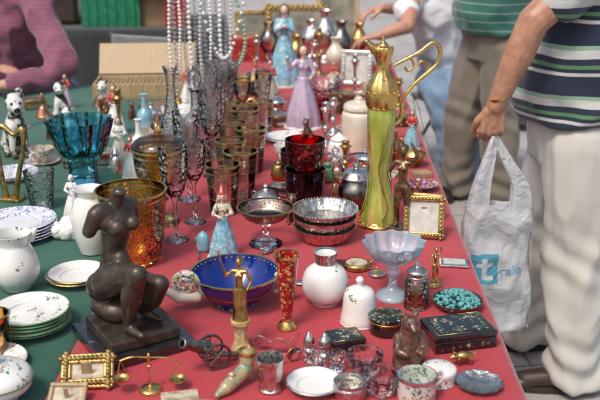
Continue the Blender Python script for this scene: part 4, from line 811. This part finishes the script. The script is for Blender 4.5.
P.append(drape(blob('tee_shirt',sp,.01,TEE,1,3),cloth_folds(.022,7,6,1,.4)))
a=chain([(.66,5.3,1.08),(.60,5.08,.93)],[.05,.043])+chain([(.60,5.08,.93),(.44,5.0,.89)],[.043,.028])+hand_parts((.44,5.0,.89),(-1,-.1,-.15),(0,0,-1),-1,25)
P.append(blob('arm_and_hand',a,.0045,SKIN,1,2))
a=chain([(.86,5.6,1.06),(.66,5.55,.96)],[.05,.043])+chain([(.66,5.55,.96),(.48,5.32,1.0)],[.043,.028])+hand_parts((.48,5.32,1.0),(-1,-.4,-.1),(0,0,-1),1,30)
P.append(blob('arm_and_hand',a,.0045,SKIN,1,2))
P.append(head((.62,5.32,1.3),SKIN,HAIRB,-50,18)); P.append(blob('neck',[('c',(.66,5.35,1.2),.055,(.74,5.4,1.08),.07)],.008,SKIN,1,2))
P+= [shoe('shoe',.86,4.88,-20,SHOEB),shoe('shoe',.98,5.04,-20,SHOEB)]
grp('seated_man_in_white_tee',0,0,0,P)
grp('folding_stool',.93,5.52,0,[box('seat',.36,.36,.03,GREYP,(0,0,.41),bev=.01)]+[tube('stool_leg',[(sx*.16,sy*.16,.41),(sx*.18,-sy*.16,0)],.011,STEEL,1) for sx in (-1,1) for sy in (-1,1)],20)
P=[]
sp=chain([(-1.5,4.72,.62),(-1.5,4.66,.85),(-1.48,4.58,1.02)],[.18,.175,.15])+[('c',(-1.66,4.58,1.14),.075,(-1.3,4.52,1.14),.075)]
sp+=chain([(-1.3,4.5,1.13),(-1.13,4.28,.86)],[.08,.068])+chain([(-1.13,4.28,.86),(-1.2,4.2,.815),(-1.33,4.12,.80)],[.068,.058,.048])
sp+=chain([(-1.68,4.55,1.13),(-1.78,4.34,.88)],[.078,.068])+chain([(-1.78,4.34,.88),(-1.6,4.18,.82),(-1.5,4.2,.83)],[.068,.058,.05])
P.append(drape(blob('jumper',sp,.009,PINK,1,3),cloth_folds(.022,8,7,1.2,.4)))
P.append(blob('hand',hand_parts((-1.37,4.1,.795),(-1,.0,-.02),(0,.1,-1),-1,18)+[('c',(-1.31,4.12,.8),.034,(-1.38,4.10,.795),.027)],.004,SKIN,1,2)); P.append(blob('hand',hand_parts((-1.47,4.2,.86),(1,-.15,-.02),(0,.1,-1),1,18),.004,SKIN,1,2))
P.append(head((-1.46,4.5,1.38),SKIN,HAIRB,0,10)); P.append(blob('neck',[('c',(-1.47,4.53,1.3),.05,(-1.48,4.56,1.17),.06)],.008,SKIN,1,2))
tp=[('e',(-1.5,4.78,.52),(.19,.18,.13))]+chain([(-1.41,4.72,.52),(-1.38,4.42,.53),(-1.38,4.4,.1)],[.1,.08,.055])+chain([(-1.6,4.72,.52),(-1.62,4.42,.53),(-1.62,4.4,.1)],[.1,.08,.055])
P.append(blob('jeans',tp,.01,JEAN,1,4)); P+=[shoe('shoe',-1.38,4.36,0,SHOEB),shoe('shoe',-1.62,4.36,0,SHOEB)]
grp('woman_in_pink_jumper',0,0,0,P)
chair('folding_chair',-1.5,4.8,0)

# plastic bag
m,nt,N,L=base('white_plastic'); vec=coords(N,L); sx=N.new('ShaderNodeSeparateXYZ'); L.new(vec,sx.inputs[0])
def inbox(x0,x1,z0,z1):
    a=mth(N,L,'MULTIPLY',mth(N,L,'GREATER_THAN',sx.outputs[0],x0),mth(N,L,'LESS_THAN',sx.outputs[0],x1))
    b=mth(N,L,'MULTIPLY',mth(N,L,'GREATER_THAN',sx.outputs[2],z0),mth(N,L,'LESS_THAN',sx.outputs[2],z1)); return mth(N,L,'MULTIPLY',a,b)
blue=inbox(-.095,-.005,.2,.30)
cc=mixc(N,L,blue,ramp(N,L,nz(N,L,vec,8,3),[(.3,(.62,.64,.66)),(.7,(.74,.75,.76))]),(.12,.42,.58))
for b_ in ((-.06,-.043,.215,.285),(-.078,-.022,.257,.27),(-.048,-.022,.213,.227)): cc=mixc(N,L,inbox(*b_),cc,(.75,.77,.78))
p=N.new('ShaderNodeBsdfPrincipled'); L.new(cc,p.inputs['Base Color']); p.inputs['Roughness'].default_value=.35
hh=N.new('ShaderNodeTexNoise'); hh.inputs['Scale'].default_value=14; hh.inputs['Detail'].default_value=4; hh.inputs['Distortion'].default_value=1.5; L.new(vec,hh.inputs['Vector'])
L.new(bump(N,L,hh.outputs['Fac'],.7,.02),p.inputs['Normal'])
tl=N.new('ShaderNodeBsdfTranslucent'); L.new(cc,tl.inputs[0]); ms=N.new('ShaderNodeMixShader'); ms.inputs[0].default_value=.3; L.new(p.outputs[0],ms.inputs[1]); L.new(tl.outputs[0],ms.inputs[2])
out(N,L,ms.outputs[0]); BAG=m
V=[];F=[];nz_=60;ns=110
for j in range(nz_+1):
    t=j/nz_; z=.46*t; wx=.13*(1-.14*t)*(1 if t>.05 else .8+4*t); wy=.055*(1-.75*t)+.012; 
    if t<.06: wy*=.3+12*t
    for i in range(ns):
        a=2*pi*i/ns; ca,sa=cos(a),sin(a)
        x=wx*math.copysign(abs(ca)**.6,ca); y=wy*math.copysign(abs(sa)**.8,sa)
        q=(ridge(noise.noise(Vector((x*11+z*4,y*11,z*6))))-.6)*.022+noise.noise(Vector((x*40,y*40+5,z*22)))*.006
        y+=q*math.copysign(1,sa); V.append((x*(1+q),y,z+.014*noise.noise(Vector((x*9,1,t))) ))
for j in range(nz_):
    for i in range(ns): F.append((j*ns+i,j*ns+(i+1)%ns,(j+1)*ns+(i+1)%ns,(j+1)*ns+i))
F.append(tuple(reversed(range(ns))))
bag=mesh('bag_body',V,F,BAG,True,80)
def strip(name,pts,w):
    P_=cat1(pts,6);V=[];F=[]
    for (x,y,z) in P_:
        t=(z-.44)/.27; ww=w*(1-.75*max(0,min(1,t)))
        V+=[(x-ww,y,z),(x-ww*.3,y-.006,z),(x+ww*.3,y+.004,z),(x+ww,y,z)]
    for i in range(len(P_)-1):
        for kx in range(3): F.append((i*4+kx,i*4+kx+1,i*4+kx+5,i*4+kx+4))
    return mesh(name,V,F,BAG,True,80)
hp=[strip('bag_handle',[(sx_*.072,sy*.014,.44),(sx_*.062,sy*.012,.52),(sx_*.03-.015,sy*.008,.6),(-.03,0,.68)],.034) for sx_ in (-1,1) for sy in (-1,1)]
fc=bpy.data.curves.new('lettering','FONT'); fc.body='ralia'; fc.size=.046; fo=bpy.data.objects.new('tmp',fc); col.objects.link(fo)
bpy.context.view_layer.update()
me=bpy.data.meshes.new_from_object(fo); bpy.data.objects.remove(fo); me.transform(Matrix.Translation((.002,-.15,.225))@Matrix.Rotation(R(90),4,'X')); me.materials.clear(); me.materials.append(M('blue_print',(.1,.36,.5),.4))
lt=bpy.data.objects.new('lettering',me); col.objects.link(lt)
sw=lt.modifiers.new('s','SHRINKWRAP'); sw.target=bag; sw.wrap_method='PROJECT'; sw.use_project_y=True; sw.use_positive_direction=True; sw.use_negative_direction=False; sw.offset=.0015
grp('plastic_shopping_bag',.635,2.71,.25,[bag,lt]+hp,8)

# ------------------------------------------------------------ light, world, camera
w=bpy.data.worlds.new('World'); scene.world=w; w.use_nodes=True; N=w.node_tree.nodes; L=w.node_tree.links
bg=N['Background']; sk=N.new('ShaderNodeTexSky'); sk.sky_type='NISHITA'; sk.sun_disc=False; sk.sun_elevation=R(58); sk.sun_rotation=R(215); sk.air_density=1.3; sk.dust_density=5; sk.ozone_density=1
L.new(sk.outputs[0],bg.inputs[0]); bg.inputs[1].default_value=.15
sl=bpy.data.lights.new('sun','SUN'); sl.energy=1.9; sl.angle=R(12); sl.color=(1,.95,.87); so=bpy.data.objects.new('sun',sl); col.objects.link(so)
az=R(215); el=R(58); d=Vector((sin(az)*cos(el),cos(az)*cos(el),sin(el))); so.rotation_euler=d.to_track_quat('Z','Y').to_euler(); so.location=(0,0,8)
cd=bpy.data.cameras.new('camera'); cam=bpy.data.objects.new('camera',cd); col.objects.link(cam); cam.location=(0,0,1.65); cam.rotation_euler=(R(71),0,0); cd.lens=54; cd.sensor_width=36; cd.clip_start=.05; cd.clip_end=500
cd.dof.use_dof=True; cd.dof.focus_distance=2.2; cd.dof.aperture_fstop=4.5
scene.camera=cam
scene.view_settings.view_transform='Standard'; scene.view_settings.look='None'; scene.view_settings.exposure=0
